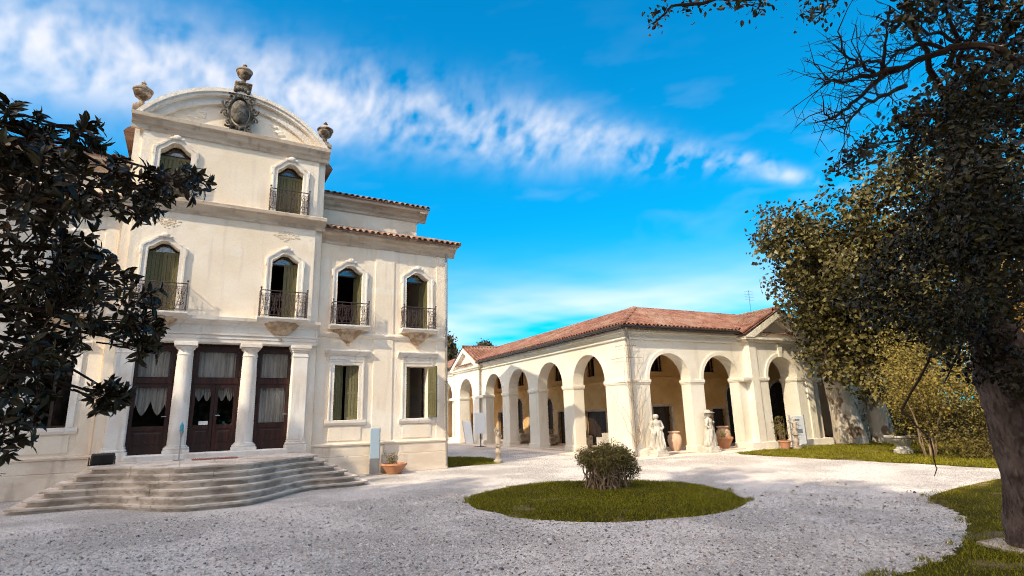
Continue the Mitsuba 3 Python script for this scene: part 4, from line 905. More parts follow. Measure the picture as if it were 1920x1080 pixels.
# ------------------------------------------------------------------ climbing plant on the corner of the arcade
g = np.random.default_rng(12)
vs, lf = [], []
for k in range(15):
    a0, b0 = g.uniform(-.02, .25), -.12; z = .4 if k < 8 else g.uniform(1.5, 4.0); p = [np.array([.10+g.normal(0, .03), -.15, z])]
    ax = g.normal(0.06, .12)
    for j in range(14):
        p.append(p[-1]+np.array([ax*.35+g.normal(0, .06), g.normal(0, .02), .22*g.uniform(.4, 1.1) if k < 20 else g.normal(0, .1)]))
        p[-1][1] = min(p[-1][1], -.09)
    p = np.array(p); p = p[p[:, 2] < 4.75]
    if len(p) > 3: vs.append(tube(p, np.linspace(.012, .004, len(p)), 4, cap=False)); lf.append(p)
for z, w in ((3.95, .75), (4.45, .5), (2.95, .45)): vs.append(tube([(-.12, -.15-0*w, z), (w, -.13, z)], .010, 4)); vs.append(tube([(-.15, -.02, z), (-.15, w*1.1, z)], .010, 4))
put("climbing_plant__stem", tf(cat_(vs), MB), "m_dry_twig")
tag("climbing_plant", "bare climbing plant on the pipe at the corner of the arcade", "plant")

# ------------------------------------------------------------------ leaves and trees
def leaf_mesh(P, D, N, size, aspect, kind="kite", fold=.25, bend=0.0):
    """leaves at P pointing along D with upper side N; kite: 2 triangles, full: 6"""
    D = D/np.linalg.norm(D, axis=1, keepdims=True); S = np.cross(N, D); S /= np.linalg.norm(S, axis=1, keepdims=True)+1e-9; N = np.cross(D, S)
    s = size[:, None]; w = s*aspect*.5
    if kind == "kite":
        q = [P, P+D*s*.45+S*w+N*w*fold, P+D*s-N*s*bend, P+D*s*.45-S*w+N*w*fold]; F = [[0, 1, 2], [0, 2, 3]]
    else:
        q = [P, P+D*s*.30+S*w*.85+N*w*fold, P+D*s*.68+S*w*.80+N*(w*fold-s*bend*.4), P+D*s-N*s*bend, P+D*s*.68-S*w*.80+N*(w*fold-s*bend*.4), P+D*s*.30-S*w*.85+N*w*fold, P+D*s*.5-N*s*bend*.2]
        F = [[0, 1, 6], [1, 2, 6], [2, 3, 6], [3, 4, 6], [4, 5, 6], [5, 0, 6]]
    v = np.stack(q, 1); k = v.shape[1]
    return v, np.array(F), k
def join_leaves(v, F, k, col):
    n = len(v); f = (F[None]+k*np.arange(n)[:, None, None]).reshape(-1, 3)
    return trimesh.Trimesh(v.reshape(-1, 3), f, process=False), np.repeat(col, k, axis=0)
def rosettes(blobs, dens, per, size, aspect, seed, cols, kind="kite", shell=.45, fold=.25, bend=.1, up=.35, spread=0.0, jitter=.5, squash=(1, 1, 1)):
    g = np.random.default_rng(seed); b = np.array(blobs, float); n = np.maximum(3, (dens*b[:, 3]**2).astype(int))
    idx = np.repeat(np.arange(len(b)), n); m = len(idx)
    d = g.normal(size=(m, 3)); d /= np.linalg.norm(d, axis=1, keepdims=True)
    r = b[idx, 3]*(1-(1-shell)*g.random(m)**1.3)*(1+.10*g.normal(size=m))
    # uneven outline: lumps push the shell in and out
    r *= .58+.66*meshkit.noise(b[idx, :3]*3.1+d*1.7, seed)
    c = b[idx, :3]+d*r[:, None]*np.array(squash)
    ci = np.repeat(np.arange(m), per); N = len(ci)
    axis = d+np.array([0, 0, up]); axis /= np.linalg.norm(axis, axis=1, keepdims=True)
    rd = g.normal(size=(N, 3)); ax = axis[ci]; rd -= ax*(rd*ax).sum(1, keepdims=True); rd /= np.linalg.norm(rd, axis=1, keepdims=True)
    D = rd+ax*g.uniform(.15, .9, N)[:, None]+g.normal(0, .2, (N, 3))*jitter
    Nn = ax+g.normal(0, jitter, (N, 3))
    P = c[ci]+g.normal(0, 1, (N, 3))*spread
    sz = size*g.uniform(.5, 1.3, N)
    v, F, k = leaf_mesh(P, D, Nn, sz, aspect, kind, fold, bend)
    t = .6*g.random(m)[ci]+.4*g.random(N); pal = np.array(cols, float)
    j = t*(len(pal)-1); i0 = np.minimum(j.astype(int), len(pal)-2); w = (j-i0)[:, None]
    return v, F, k, pal[i0]*(1-w)+pal[i0+1]*w, c
def limb(p, q, r0, r1, seed, n=8, sag=.12):
    g = np.random.default_rng(seed); p, q = np.array(p, float), np.array(q, float); L = np.linalg.norm(q-p)
    m = (p+q)/2+np.array([g.normal(0, .08)*L, g.normal(0, .08)*L, sag*L]); pts = bez(p, m, q, n); pts[1:-1] += g.normal(0, .012*L, (n-2, 3))
    return tube(pts, np.linspace(r0, r1, n), 7 if r0 > .05 else 5, cap=False)

# ---- the magnolia at the left edge
MAG = [(-1.65, 6.08, 4.34, 0.33), (-1.84, 6.42, 4.14, 0.68), (-1.52, 6.37, 4.03, 0.37), (-1.37, 6.49, 4.39, 0.19), (-1.18, 6.46, 4.61, 0.15), (-1.37, 6.21, 3.71, 0.48), (-1.04, 6.16, 3.93, 0.25), (-1.0, 7.19, 4.46, 0.19), (-0.68, 6.75, 4.26, 0.22), (-0.37, 6.72, 4.33, 0.19), (-0.2, 7.35, 4.63, 0.14), (-0.78, 7.01, 4.07, 0.21), (-0.56, 7.31, 4.28, 0.15), (-1.56, 6.67, 3.33, 0.67), (-1.23, 6.85, 3.48, 0.45), (-0.89, 6.92, 3.25, 0.38), (-0.71, 7.41, 3.14, 0.29), (-1.44, 7.14, 2.92, 0.57), (-1.02, 6.91, 2.85, 0.37), (-0.74, 7.55, 2.85, 0.26), (-0.51, 7.51, 2.85, 0.15), (-1.43, 6.48, 2.32, 0.29), (-1.54, 7.11, 2.07, 0.28), (-1.46, 6.98, 1.77, 0.2), (-1.45, 6.71, 1.64, 0.23), (-1.14, 6.24, 3.68, 0.29), (-2.02, 6.94, 3.24, 0.92), (-1.8, 6.77, 2.25, 0.67), (-0.82, 7.6, 2.08, 0.12), (-0.72, 7.75, 2.1, 0.1), (-0.5, 7.58, 2.6, 0.1), (-1.2, 7.29, 2.54, 0.21), (-1.3, 6.81, 2.26, 0.3), (-1.46, 7.13, 2.59, 0.42), (-1.14, 6.89, 2.16, 0.25), (-1.22, 7.34, 1.87, 0.21)]
MAG = [(a, b, c, d*(.62 if i in (0, 3, 31, 32, 33) else .76)) for i, (a, b, c, d) in enumerate(MAG) if i not in (34, 35)]
MAG_TRUNK = np.array([[-5.2, 6.6, -.05], [-5.15, 6.55, 1.2], [-5.0, 6.5, 2.5], [-4.7, 6.4, 4.2], [-4.3, 6.3, 6.0]])
tag("magnolia_tree", "dark large leaved evergreen tree reaching in from the left edge", "tree")
put("magnolia_tree__trunk", tube(MAG_TRUNK, [.30, .24, .20, .15, .08], 12), "m_bark", smooth=True)
ms = []
hub = [np.array([-4.3, 6.5, 3.0]), np.array([-4.0, 6.4, 4.6]), np.array([-4.9, 6.5, 2.2])]
for i, (x, y, z, r) in enumerate(MAG):
    q = np.array([x, y, z]); h = min(hub, key=lambda o: np.linalg.norm(o-q)+abs(o[2]-q[2])*.5); ms.append(limb(h, q, .045, .010, i, 9, .05))
    g = np.random.default_rng(900+i)
    for _ in range(5):
        d = unit(g.normal(size=3)); ms.append(limb(q-(q-h)*.12*g.random(), q+d*r*.8, .010, .004, 50*i+_, 5, .03))
put("magnolia_tree__branch", cat_(ms), "m_twig", kind="stuff")
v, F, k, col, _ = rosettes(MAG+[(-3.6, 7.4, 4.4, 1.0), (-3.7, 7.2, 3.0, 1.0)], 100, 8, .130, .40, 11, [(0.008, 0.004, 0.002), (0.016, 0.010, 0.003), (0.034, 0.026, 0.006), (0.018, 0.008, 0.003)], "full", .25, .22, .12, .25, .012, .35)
# sprays: twigs that leave the crown, leaves alternate along them and fan out at the tip
g = np.random.default_rng(77); SP, SD, SN, tw_ = [], [], [], []
for i, (x, y, z, r) in enumerate(MAG):
    c0 = np.array([x, y, z])
    for _ in range(9 if r < .35 else 12):
        d = unit(g.normal(size=3)*np.array([1, .8, .8])+np.array([.45, 0, .25])); L = r*g.uniform(.7, 1.35)+.06; e = c0+d*L; s0 = c0+d*r*.2
        m_ = (s0+e)/2+np.array([0, 0, -.05*L]); pts = bez(s0, m_, e, 6); tw_.append(tube(pts, np.linspace(.008, .003, 6), 4, cap=False))
        for q_ in np.arange(.35, 1.0, .13):
            b_ = (1-q_)**2*s0+2*q_*(1-q_)*m_+q_*q_*e; o = g.normal(size=3); o -= d*(o@d); SP.append(b_); SD.append(unit(o)+d*.8); SN.append(unit(np.array([0, 0, 1.0])+.5*g.normal(size=3)))
        for k_ in range(6):
            o = g.normal(size=3); o -= d*(o@d); SP.append(e); SD.append(unit(o)+d*g.uniform(.2, 1.0)); SN.append(unit(d+.4*g.normal(size=3)))
put("magnolia_tree__twig", cat_(tw_), "m_twig", kind="stuff")
n_ = len(SP); t_ = g.random((n_, 1))
v2, F2, k2 = leaf_mesh(np.array(SP), np.array(SD), np.array(SN), .135*g.uniform(.6, 1.2, n_), .40, "full", .22, .18)
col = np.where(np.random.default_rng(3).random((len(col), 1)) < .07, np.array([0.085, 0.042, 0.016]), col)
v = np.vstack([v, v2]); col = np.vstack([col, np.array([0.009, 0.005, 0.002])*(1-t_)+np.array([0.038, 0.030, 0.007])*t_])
dd = v[:, 6] @ fwd; near_ = np.argsort(np.linalg.norm(v[:, 6]-EYE, axis=1))[:300]; rest_ = np.setdiff1d(np.arange(len(v)), near_)
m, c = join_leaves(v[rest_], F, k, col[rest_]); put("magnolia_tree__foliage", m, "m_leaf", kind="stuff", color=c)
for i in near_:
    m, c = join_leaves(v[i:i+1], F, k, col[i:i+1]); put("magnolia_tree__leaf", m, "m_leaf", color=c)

# ---- the near tree at the right edge
NEAR = [(4.99, 4.61, 6.84, 0.11), (4.49, 3.99, 6.38, 0.09), (5.36, 4.36, 7.03, 0.11), (5.2, 3.98, 6.74, 0.09), (5.07, 3.55, 6.35, 0.1), (4.97, 3.21, 6.05, 0.11), (6.03, 3.78, 6.82, 0.07), (6.58, 3.48, 6.78, 0.12), (5.47, 2.76, 5.82, 0.13), (6.43, 3.15, 6.59, 0.12), (6.37, 2.41, 5.83, 0.21), (6.02, 2.13, 5.63, 0.2), (6.33, 2.01, 5.71, 0.25), (7.24, 1.95, 5.94, 0.37), (7.61, 1.87, 5.68, 0.46), (6.03, 3.19, 4.3, 0.08), (6.93, 3.49, 4.72, 0.16), (6.11, 2.94, 4.41, 0.15), (7.17, 3.26, 4.92, 0.15), (6.64, 2.72, 4.8, 0.22), (7.54, 2.87, 5.23, 0.3), (7.81, 2.63, 5.29, 0.47), (7.13, 2.08, 5.0, 0.47), (8.08, 2.12, 5.09, 0.69), (6.93, 2.3, 4.37, 0.45), (6.72, 2.09, 3.83, 0.53), (7.75, 2.27, 3.59, 0.63), (6.59, 2.39, 3.63, 0.35), (7.09, 2.29, 2.98, 0.43), (6.93, 2.62, 4.58, 0.27), (7.56, 2.98, 3.45, 0.32), (6.5, 2.68, 4.32, 0.16)]
NEARX = [(7.77, 3.48, 3.15, 0.37), (7.62, 3.75, 2.81, 0.26), (7.68, 3.25, 2.73, 0.36), (8.28, 3.12, 2.81, 0.47), (7.79, 2.59, 2.97, 0.48), (7.62, 3.76, 3.37, 0.3), (7.72, 3.13, 2.37, 0.27), (7.81, 3.41, 3.66, 0.4), (7.69, 2.73, 3.4, 0.44), (8.0, 2.46, 3.56, 0.49), (7.92, 3.04, 4.06, 0.42), (7.92, 2.62, 3.92, 0.45), (7.67, 4.09, 3.16, 0.22)]
TWIGS = [[(7.8, 1.68, 4.96), (7.43, 1.89, 5.36), (7.22, 1.98, 5.48), (6.99, 2.12, 5.56), (6.84, 2.27, 5.5), (6.68, 2.39, 5.44), (6.52, 2.56, 5.37), (6.31, 2.74, 5.33), (6.1, 2.92, 5.3), (5.92, 3.0, 5.28), (5.79, 3.02, 5.22)], [(6.9, 2.29, 5.54), (6.72, 2.37, 5.64), (6.59, 2.5, 5.61), (6.5, 2.58, 5.56), (6.43, 2.71, 5.41), (6.39, 2.74, 5.28)], [(6.62, 2.6, 5.42), (6.48, 2.68, 5.36), (6.3, 2.66, 5.43), (6.14, 2.69, 5.43), (6.0, 2.8, 5.35), (5.85, 2.89, 5.28), (5.71, 2.95, 5.22)], [(6.56, 2.75, 5.41), (6.41, 2.93, 5.23), (6.26, 3.05, 5.09), (6.11, 3.15, 4.95), (5.96, 3.14, 4.92), (5.81, 3.08, 4.93)], [(7.11, 2.2, 5.65), (6.89, 2.29, 5.77), (6.74, 2.38, 5.77), (6.56, 2.39, 5.86), (6.43, 2.38, 5.88)], [(6.58, 2.39, 5.63), (6.46, 2.36, 5.73), (6.36, 2.33, 5.81)], [(7.16, 2.08, 5.62), (7.15, 2.02, 5.81), (7.15, 1.95, 5.97), (7.13, 1.87, 6.17)], [(6.7, 2.62, 5.24), (6.51, 2.76, 5.13), (6.32, 2.85, 5.06), (6.15, 2.95, 4.91), (6.02, 2.98, 4.76), (5.9, 2.96, 4.62)], [(7.38, 2.05, 5.44), (7.12, 2.23, 5.51), (6.87, 2.32, 5.57)], [(6.48, 2.71, 5.36), (6.3, 2.62, 5.52), (6.17, 2.51, 5.6), (6.05, 2.4, 5.67)], [(6.35, 2.76, 5.35), (6.11, 2.79, 5.44), (5.9, 2.83, 5.49), (5.67, 2.73, 5.64)], [(7.5, 1.38, 6.13), (7.26, 1.79, 6.1), (6.99, 2.07, 6.13), (6.6, 2.4, 6.26), (6.09, 2.92, 6.4), (5.48, 3.45, 6.53), (5.02, 3.76, 6.55), (4.64, 4.0, 6.5), (4.46, 4.16, 6.29)], [(8.16, 1.81, 4.81), (7.76, 2.2, 4.84), (7.38, 2.57, 4.79), (6.99, 2.84, 4.76), (6.64, 3.03, 4.67), (6.31, 3.3, 4.41)], [(8.72, 2.19, 3.7), (8.39, 2.5, 3.82), (8.01, 2.86, 4.01), (7.63, 3.12, 4.18)], [(8.66, 3.09, 2.1), (8.41, 3.23, 2.77), (8.21, 3.43, 2.52), (7.96, 3.68, 2.54)], [(8.75, 3.13, 2.17), (8.67, 3.1, 2.5), (8.59, 3.08, 2.76), (8.48, 3.09, 3.03), (8.47, 2.77, 3.37), (8.42, 2.41, 3.8)], [(8.73, 3.14, 2.44), (8.75, 2.91, 2.54), (8.77, 2.63, 2.7)], [(8.57, 3.2, 2.71), (8.24, 3.32, 2.24), (7.92, 3.34, 1.98)], [(7.73, 3.77, 1.68), (7.7, 3.65, 1.55), (7.66, 3.52, 1.39), (7.6, 3.44, 1.22), (7.52, 3.4, 1.05), (7.42, 3.4, 0.95)]]
tag("near_tree", "rough barked tree at the right edge with bare twigs and dark leaves overhead", "tree")
TRK = np.array([[9.10, 3.12, -.06], [8.98, 3.08, .45], [8.93, 3.06, 1.0], [8.90, 3.05, 1.6], [8.88, 3.06, 2.1], [8.83, 3.12, 2.6], [8.86, 3.2, 3.2], [9.0, 3.2, 4.2], [9.1, 3.1, 5.6]])
tk = tube(TRK, [.44, .36, .335, .33, .36, .26, .20, .18, .15], 28)
tk = tk.subdivide_to_size(.05); tk.vertices = np.asarray(tk.vertices)+np.array([.10, -.03, 0]); nz = meshkit.fbm(np.asarray(tk.vertices)*np.array([5, 5, 2.5]), 3, 5)-.5+.7*(np.abs(meshkit.fbm(np.asarray(tk.vertices)*np.array([15, 15, 4.0]), 3, 8)-.5)); tk.vertices = tk.vertices+tk.vertex_normals*(nz*.14)[:, None]
put("near_tree__trunk", tk, "m_bark", smooth=True)
g = np.random.default_rng(33); ms = []; tips = []
for j, pts in enumerate(TWIGS):
    p = np.array(pts, float); r0 = .050 if len(p) > 8 else .022 if len(p) > 5 else .020
    if j in (13, 14, 15): r0 = .045
    if j == 18: r0 = .011
    tt = np.linspace(0, 1, len(p)); t2 = np.linspace(0, 1, len(p)*3)
    p2 = np.column_stack([np.interp(t2, tt, p[:, i]) for i in range(3)]); p2[1:-1] += g.normal(0, .012, (len(p2)-2, 3))
    ms.append(tube(p2, r0*(1-.85*t2)+.003, 6, cap=False))
    if j in (0, 11, 12, 13, 14, 15, 16, 17, 18):   # where it leaves the trunk
        h_ = min(TRK[6:], key=lambda o: np.linalg.norm(o-p[0])+.6*abs(o[2]-.4-p[0][2])); ms.append(limb(h_, p[0], max(.05, r0) if j != 18 else .016, r0*.98+.003, 640+j, 9, .10 if j != 18 else .02))
    if j < 11 or j == 12:
        for q, w in zip(p2[3:], t2[3:]):
            for _ in range(2):
                if g.random() < .60:
                    d = unit(.7*g.normal(size=3)+np.array([-.75, .25, .10])); L = g.uniform(.15, .55)
                    a = [q, q+d*L*.5+g.normal(0, .02, 3), q+d*L+g.normal(0, .04, 3)]; ms.append(tube(a, [.0075, .005, .0025], 4, cap=False))
                    for _2 in range(2):
                        s = a[1]+(a[2]-a[1])*g.random(); e = s+unit(g.normal(size=3)+d)*g.uniform(.08, .22); ms.append(tube([s, (s+e)/2+g.normal(0, .012, 3), e], [.004, .003, .0018], 3, cap=False)); tips.append((e, e-s))
TOPH = TRK[-1]
for i, (x, y, z, r) in enumerate(NEAR):
    if r > .2: ms.append(limb(TOPH if z > 4.5 else TRK[6], (x, y, z), .06, .012, 300+i, 9, .12))
    for _ in range(4):
        d = unit(g.normal(size=3)); ms.append(limb((x, y, z), np.array([x, y, z])+d*r, .008, .003, 50*i+_, 4, .02))
put("near_tree__branch", cat_(ms), "m_twig", kind="stuff")
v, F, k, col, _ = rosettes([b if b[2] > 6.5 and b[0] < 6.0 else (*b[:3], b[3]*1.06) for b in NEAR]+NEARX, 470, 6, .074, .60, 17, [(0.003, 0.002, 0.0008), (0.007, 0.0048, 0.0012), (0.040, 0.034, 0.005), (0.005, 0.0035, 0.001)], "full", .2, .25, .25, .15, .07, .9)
near_ = np.argsort(np.linalg.norm(v[:, 6]-EYE, axis=1))[:300]; rest_ = np.setdiff1d(np.arange(len(v)), near_)
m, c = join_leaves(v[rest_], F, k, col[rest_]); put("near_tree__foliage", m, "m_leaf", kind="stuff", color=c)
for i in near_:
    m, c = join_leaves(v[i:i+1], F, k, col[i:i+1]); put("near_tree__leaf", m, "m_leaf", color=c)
v, F, k, col, _ = rosettes([(8.80, 3.00, 2.15, .42), (8.7, 3.05, 2.35, .3), (8.95, 2.9, 1.95, .36)], 900, 6, .07, .8, 19, [(0.010, 0.007, 0.004), (0.022, 0.017, 0.007), (0.04, 0.025, 0.012)], "full", .6, .2, .1, .1, .02, .6)
m, c = join_leaves(v, F, k, col); put("near_tree__ivy", m, "m_leaf", kind="stuff", color=c)
put("stone_slab", prism_z(Polygon([(8.52, 3.28), (8.66, 2.55), (9.7, 2.35), (9.85, 3.05), (9.2, 3.62), (8.75, 3.68)]), -.03, .05), "m_mud_stone", "flat stone slab at the foot of the near tree", "slab")

# ---- the big plane tree before the arcade
PLANE = [(23.92, 15.9, 10.46, 1.09), (21.42, 14.71, 8.66, 0.67), (22.18, 13.55, 9.2, 1.35), (22.47, 14.58, 7.34, 1.31), (25.64, 14.69, 8.73, 2.03), (24.19, 12.23, 9.68, 1.76), (25.06, 11.4, 10.87, 1.39), (24.16, 10.03, 10.86, 1.33), (24.45, 13.95, 6.42, 2.05), (23.42, 14.91, 5.67, 1.02), (24.38, 13.3, 4.43, 1.66), (25.89, 12.22, 5.27, 2.21), (26.02, 10.53, 8.36, 2.48), (26.61, 12.51, 8.27, 2.6), (24.91, 15.0, 4.67, 1.12), (27.76, 11.48, 5.03, 2.03), (26.89, 13.0, 3.55, 1.03), (28.18, 9.78, 7.96, 2.63), (26.57, 8.37, 10.44, 2.24), (24.39, 8.84, 9.76, 2.08), (28.29, 8.97, 5.75, 2.01), (26.42, 14.85, 3.47, 0.76), (25.9, 15.19, 4.11, 0.87), (24.31, 15.21, 4.18, 0.61)]
PLANEX =  [(23.0, 13.7, 3.2, 0.62), (23.56, 13.1, 2.79, 0.62), (23.68, 12.36, 2.62, 0.82), (24.69, 12.13, 2.25, 0.84), (24.96, 13.25, 3.99, 1.09), (23.8, 13.87, 4.48, 1.06), (23.77, 14.41, 5.49, 1.07), (24.65, 11.39, 4.2, 1.17), (24.74, 12.34, 6.13, 1.61), (22.95, 12.45, 7.35, 1.53), (24.52, 10.6, 6.2, 1.56), (23.21, 13.84, 8.45, 1.33), (22.71, 14.76, 8.64, 0.96)]
def tree(key, label, trunk, radii, bark, blobs, dens, per, size, aspect, seed, cols, kind="kite", shell=.3, group=None, hub=None, mat="m_leaf_matte", limbs=True, **kw):
    tag(key, label, "tree", group)
    put(key+"__trunk", tube(trunk, radii, 12), bark, smooth=True)
    top = np.array(trunk[-1] if hub is None else hub, float); ms = []
    if limbs:
        for i, (x, y, z, r) in enumerate(blobs): ms.append(limb(top, (x, y, z), radii[-1]*.55, .02, seed*31+i, 8, .08))
        put(key+"__limb", cat_(ms), bark if bark != "m_plane_bark" else "m_twig", kind="stuff")
    v, F, k, col, c = rosettes(blobs, dens, per, size, aspect, seed, cols, kind, shell, **kw)
    m, c = join_leaves(v, F, k, col); put(key+"__crown", m, mat, kind="stuff", color=c)
OLIVE = [(0.012, 0.008, 0.003), (0.032, 0.026, 0.006), (0.080, 0.066, 0.014), (0.20, 0.165, 0.06), (0.085, 0.080, 0.010)]
tree("plane_tree", "tall olive crowned tree with a pale flaking trunk before the arcade", [(27.35, 15.75, -.1), (27.15, 15.75, 1.5), (26.7, 15.7, 3.2), (26.3, 15.5, 5.0), (26.2, 15.4, 7.5)], [.72, .60, .52, .48, .36], "m_plane_bark",
     PLANE+PLANEX, 46, 9, .20, .85, 23, OLIVE, up=.2, spread=.16, jitter=.7, shell=.2, mat="m_leaf")
tree("plane_tree_001", "second pale trunk in the shade right of the flaking trunk", [(28.6, 14.9, -.1), (28.5, 15.0, 1.6), (28.3, 15.1, 4.0), (28.6, 15.0, 8.0)], [.55, .45, .40, .3], "m_plane_bark",
     [(28.5, 15.5, 9.0, 2.6), (30.5, 14.5, 8.0, 2.6), (31.5, 16.5, 6.5, 2.2), (29.8, 17.8, 7.5, 2.2), (30.2, 17.4, 5.4, 1.6)], 46, 9, .23, .85, 24, OLIVE, up=.2, spread=.16, jitter=.7, shell=.2)
# ---- golden tree and olive bushes at the right
GOLD = [(27.34, 8.85, 4.61, 1.38), (26.45, 9.05, 3.57, 1.07), (26.44, 8.0, 5.42, 1.33), (26.77, 9.55, 2.82, 0.82), (25.89, 7.85, 6.54, 1.05)]
tree("golden_tree", "golden leaved autumn tree behind the near trunk", [(27.5, 9.0, -.1), (27.5, 9.0, 2), (27.6, 9.0, 4)], [.25, .2, .12], "m_bark", GOLD+[(28.5, 8.2, 4.0, 1.6), (29, 8.0, 6.0, 1.6)], 70, 8, .16, .7, 29, [(0.22, 0.11, 0.02), (0.40, 0.22, 0.05), (0.55, 0.36, 0.10), (0.30, 0.18, 0.04)], spread=.12, jitter=.7, shell=.2)
BUSH = [(20.36, 9.8, 2.41, 0.95), (22.53, 10.03, 2.16, 1.3), (21.61, 8.65, 2.43, 1.34), (23.26, 8.87, 1.13, 1.19), (22.67, 9.88, 1.06, 1.14), (21.6, 9.01, 0.38, 0.63), (22.05, 8.45, 0.37, 0.77), (21.56, 10.07, 1.09, 0.64), (22.8, 7.79, 2.64, 1.15), (21.62, 10.39, 1.54, 0.69), (22.58, 7.82, 1.31, 1.14), (21.68, 10.28, 3.37, 0.92)]
def bush(key, label, blobs, seed, cols, size=.10, dens=190):
    tag(key, label, "shrub"); ms = []; c0 = np.mean([b[:2] for b in blobs], axis=0)
    for i, (x, y, z, r) in enumerate(blobs): ms.append(limb((c0[0]+.3*(i % 3-1), c0[1], 0), (x, y, z), .035, .01, seed*7+i, 6, .05))
    put(key+"__stem", cat_(ms), "m_dry_twig", kind="stuff")
    v, F, k, col, _ = rosettes(blobs, dens, 8, size, .6, seed, cols, "kite", .2, spread=.09, jitter=.7)
    m, c = join_leaves(v, F, k, col); put(key+"__foliage", m, "m_leaf_matte", kind="stuff", color=c)
YEL = [(0.06, 0.045, 0.010), (0.16, 0.12, 0.022), (0.28, 0.215, 0.050), (0.11, 0.08, 0.018)]
bush("shrub", "tall yellowish shrub at the back edge of the lawn", BUSH[:3]+BUSH[7:8]+BUSH[9:10]+BUSH[11:12], 41, YEL)
bush("shrub_001", "low dark spreading shrub left of the near trunk", BUSH[3:7]+BUSH[8:9]+BUSH[10:11], 42, [(0.04, 0.03, 0.008), (0.11, 0.085, 0.02), (0.20, 0.15, 0.04)])
bush("shrub_003", "golden green shrubs at the end wall of the arcade", [(30.3, 15.7, 1.1, 1.0), (31.0, 16.8, 2.3, 1.2), (31.5, 15.3, 2.0, 1.2), (31.2, 17.6, 3.6, 1.1), (30.0, 15.2, .6, .7)], 44, YEL, .12, 150)
bush("shrub_002", "dark dense shrubs closing the far edge of the lawn", [(31.5, 9.2, .9, 1.2), (32.5, 11.2, 1.1, 1.3), (31.8, 13.2, 1.0, 1.2), (33.5, 7.2, 1.1, 1.4), (30.6, 14.6, .8, 1.0), (35, 9.8, 1.6, 1.7), (34.5, 12.6, 1.6, 1.6)], 43, [(0.02, 0.015, 0.005), (0.06, 0.045, 0.012), (0.12, 0.09, 0.025)], .13, 110)
# ---- trees behind the buildings
BACK1, BACK2 = [(24.68, 57.06, 9.08, 1.08), (25.6, 58.3, 7.74, 0.98), (24.59, 57.46, 10.02, 0.85), (24.54, 57.78, 8.14, 1.21)], [(33.6, 66.46, 10.66, 0.79), (34.04, 66.2, 10.93, 0.65), (32.98, 66.82, 10.26, 0.65), (34.88, 65.84, 10.35, 0.57)]
GRN = [(0.03, 0.028, 0.012), (0.07, 0.06, 0.025), (0.12, 0.09, 0.045)]
def down(bl): x, y = np.mean([b[:2] for b in bl], axis=0); z = min(b[2] for b in bl); return [(x, y, -.1), (x+.1, y, z*.5), (x, y, z)]
tree("background_tree", "dark tree behind the arcade close to the villa corner", down(BACK1), [.4, .3, .2], "m_bark", BACK1+[(BACK1[0][0]-2, BACK1[0][1]+1, BACK1[0][2]-1.5, 2.2)], 60, 8, .35, .7, 51, GRN, spread=.2, shell=.2)
tree("background_tree_001", "small distant tree above the arcade roof", down(BACK2), [.4, .3, .2], "m_bark", BACK2, 60, 8, .4, .7, 52, GRN, spread=.2, shell=.2)
for i, (a, b, h) in enumerate(((22, 2, 5), (26, 6, 7), (32, 0, 7), (36, 8, 9), (34, -8, 7), (40, -2, 9))):
    x, y, _ = L2W(a, b); g = np.random.default_rng(70+i)
    bl = [(x+g.normal(0, 1.2), y+g.normal(0, 1.2), h*.25+h*.7*q, h*.24) for q in np.linspace(0, 1, 6)]
    tree(num("garden_tree"), ["dark tree at the end of the arcade", "dark tree behind the second pale trunk", "garden tree beyond the lawn", "tall garden tree beyond the lawn", "garden tree behind the shrubs", "tall tree behind the golden one"][i], [(x, y, -.1), (x, y, h*.4), (x, y, h*.8)], [.3, .2, .1], "m_bark", bl, 34, 8, .26, .7, 80+i, [(0.03, 0.022, 0.008), (0.09, 0.065, 0.02), (0.18, 0.13, 0.04)], spread=.18, shell=.2)
# ---- the tall trees left of and behind the camera, whose shade covers the court
ORD = ["first", "second", "third", "fourth", "fifth", "sixth", "seventh", "eighth", "ninth", "tenth", "eleventh"]
SH, QH = np.array([.922, .387]), np.array([-.387, .922])
ROW = [(-8.5, 15.0), (-5.2, 15.5), (-2.0, 15.0), (1.2, 15.6), (4.4, 17.0), (7.6, 14.0), (10.6, 12.0), (13.6, 11.0), (16.4, 12.4), (19.2, 11.4), (22.0, 11.0)]
for i, (q, h) in enumerate(ROW):
    s = -14-(1.6 if i % 2 else 0); h = (h-s)/1.337; x, y = SH*s+QH*q; g = np.random.default_rng(200+i)
    bl = []
    for z in np.linspace(.50, .92, 9):
        rr_ = 1.75*(1.15-.5*abs(z-.70)/.25)
        for _ in range(2): bl.append((x+g.normal(0, .8), y+g.normal(0, .8), h*z, rr_*g.uniform(.85, 1.15)))
    tree(num("shade_tree"), ORD[10-i]+" tree from the villa in the tall row left of the court", [(x, y, -.1), (x+.1, y, h*.3), (x, y, h*.8)], [.4, .3, .12], "m_bark", bl, 26, 7, .46, .7, 210+i, GRN, spread=.2, shell=.15, group="row of tall trees left of the court", limbs=False)
# ---- park trees behind the camera, mirrored dark in the door glass
for i, (x, y, h) in enumerate(((-20, -27, 14), (-13, -29, 13), (-6.5, -27, 15), (0, -29, 14), (6, -27, 14), (12, -29, 16), (18.5, -27, 14), (25, -29, 15), (32, -27, 14))):
    g = np.random.default_rng(400+i); bl = [(x+g.normal(0, 2.2), y+g.normal(0, 1.2), h*z, 3.0*g.uniform(.8, 1.2)) for z in np.linspace(.10, .88, 10) for _ in range(2)]
    tree(num("park_tree"), ORD[i]+" park tree from the left, across the court facing the villa", [(x, y, -.1), (x, y, h*.4), (x, y, h*.8)], [.4, .3, .1], "m_bark", bl, 15, 7, .55, .7, 410+i, GRN, spread=.25, shell=.2, limbs=False)

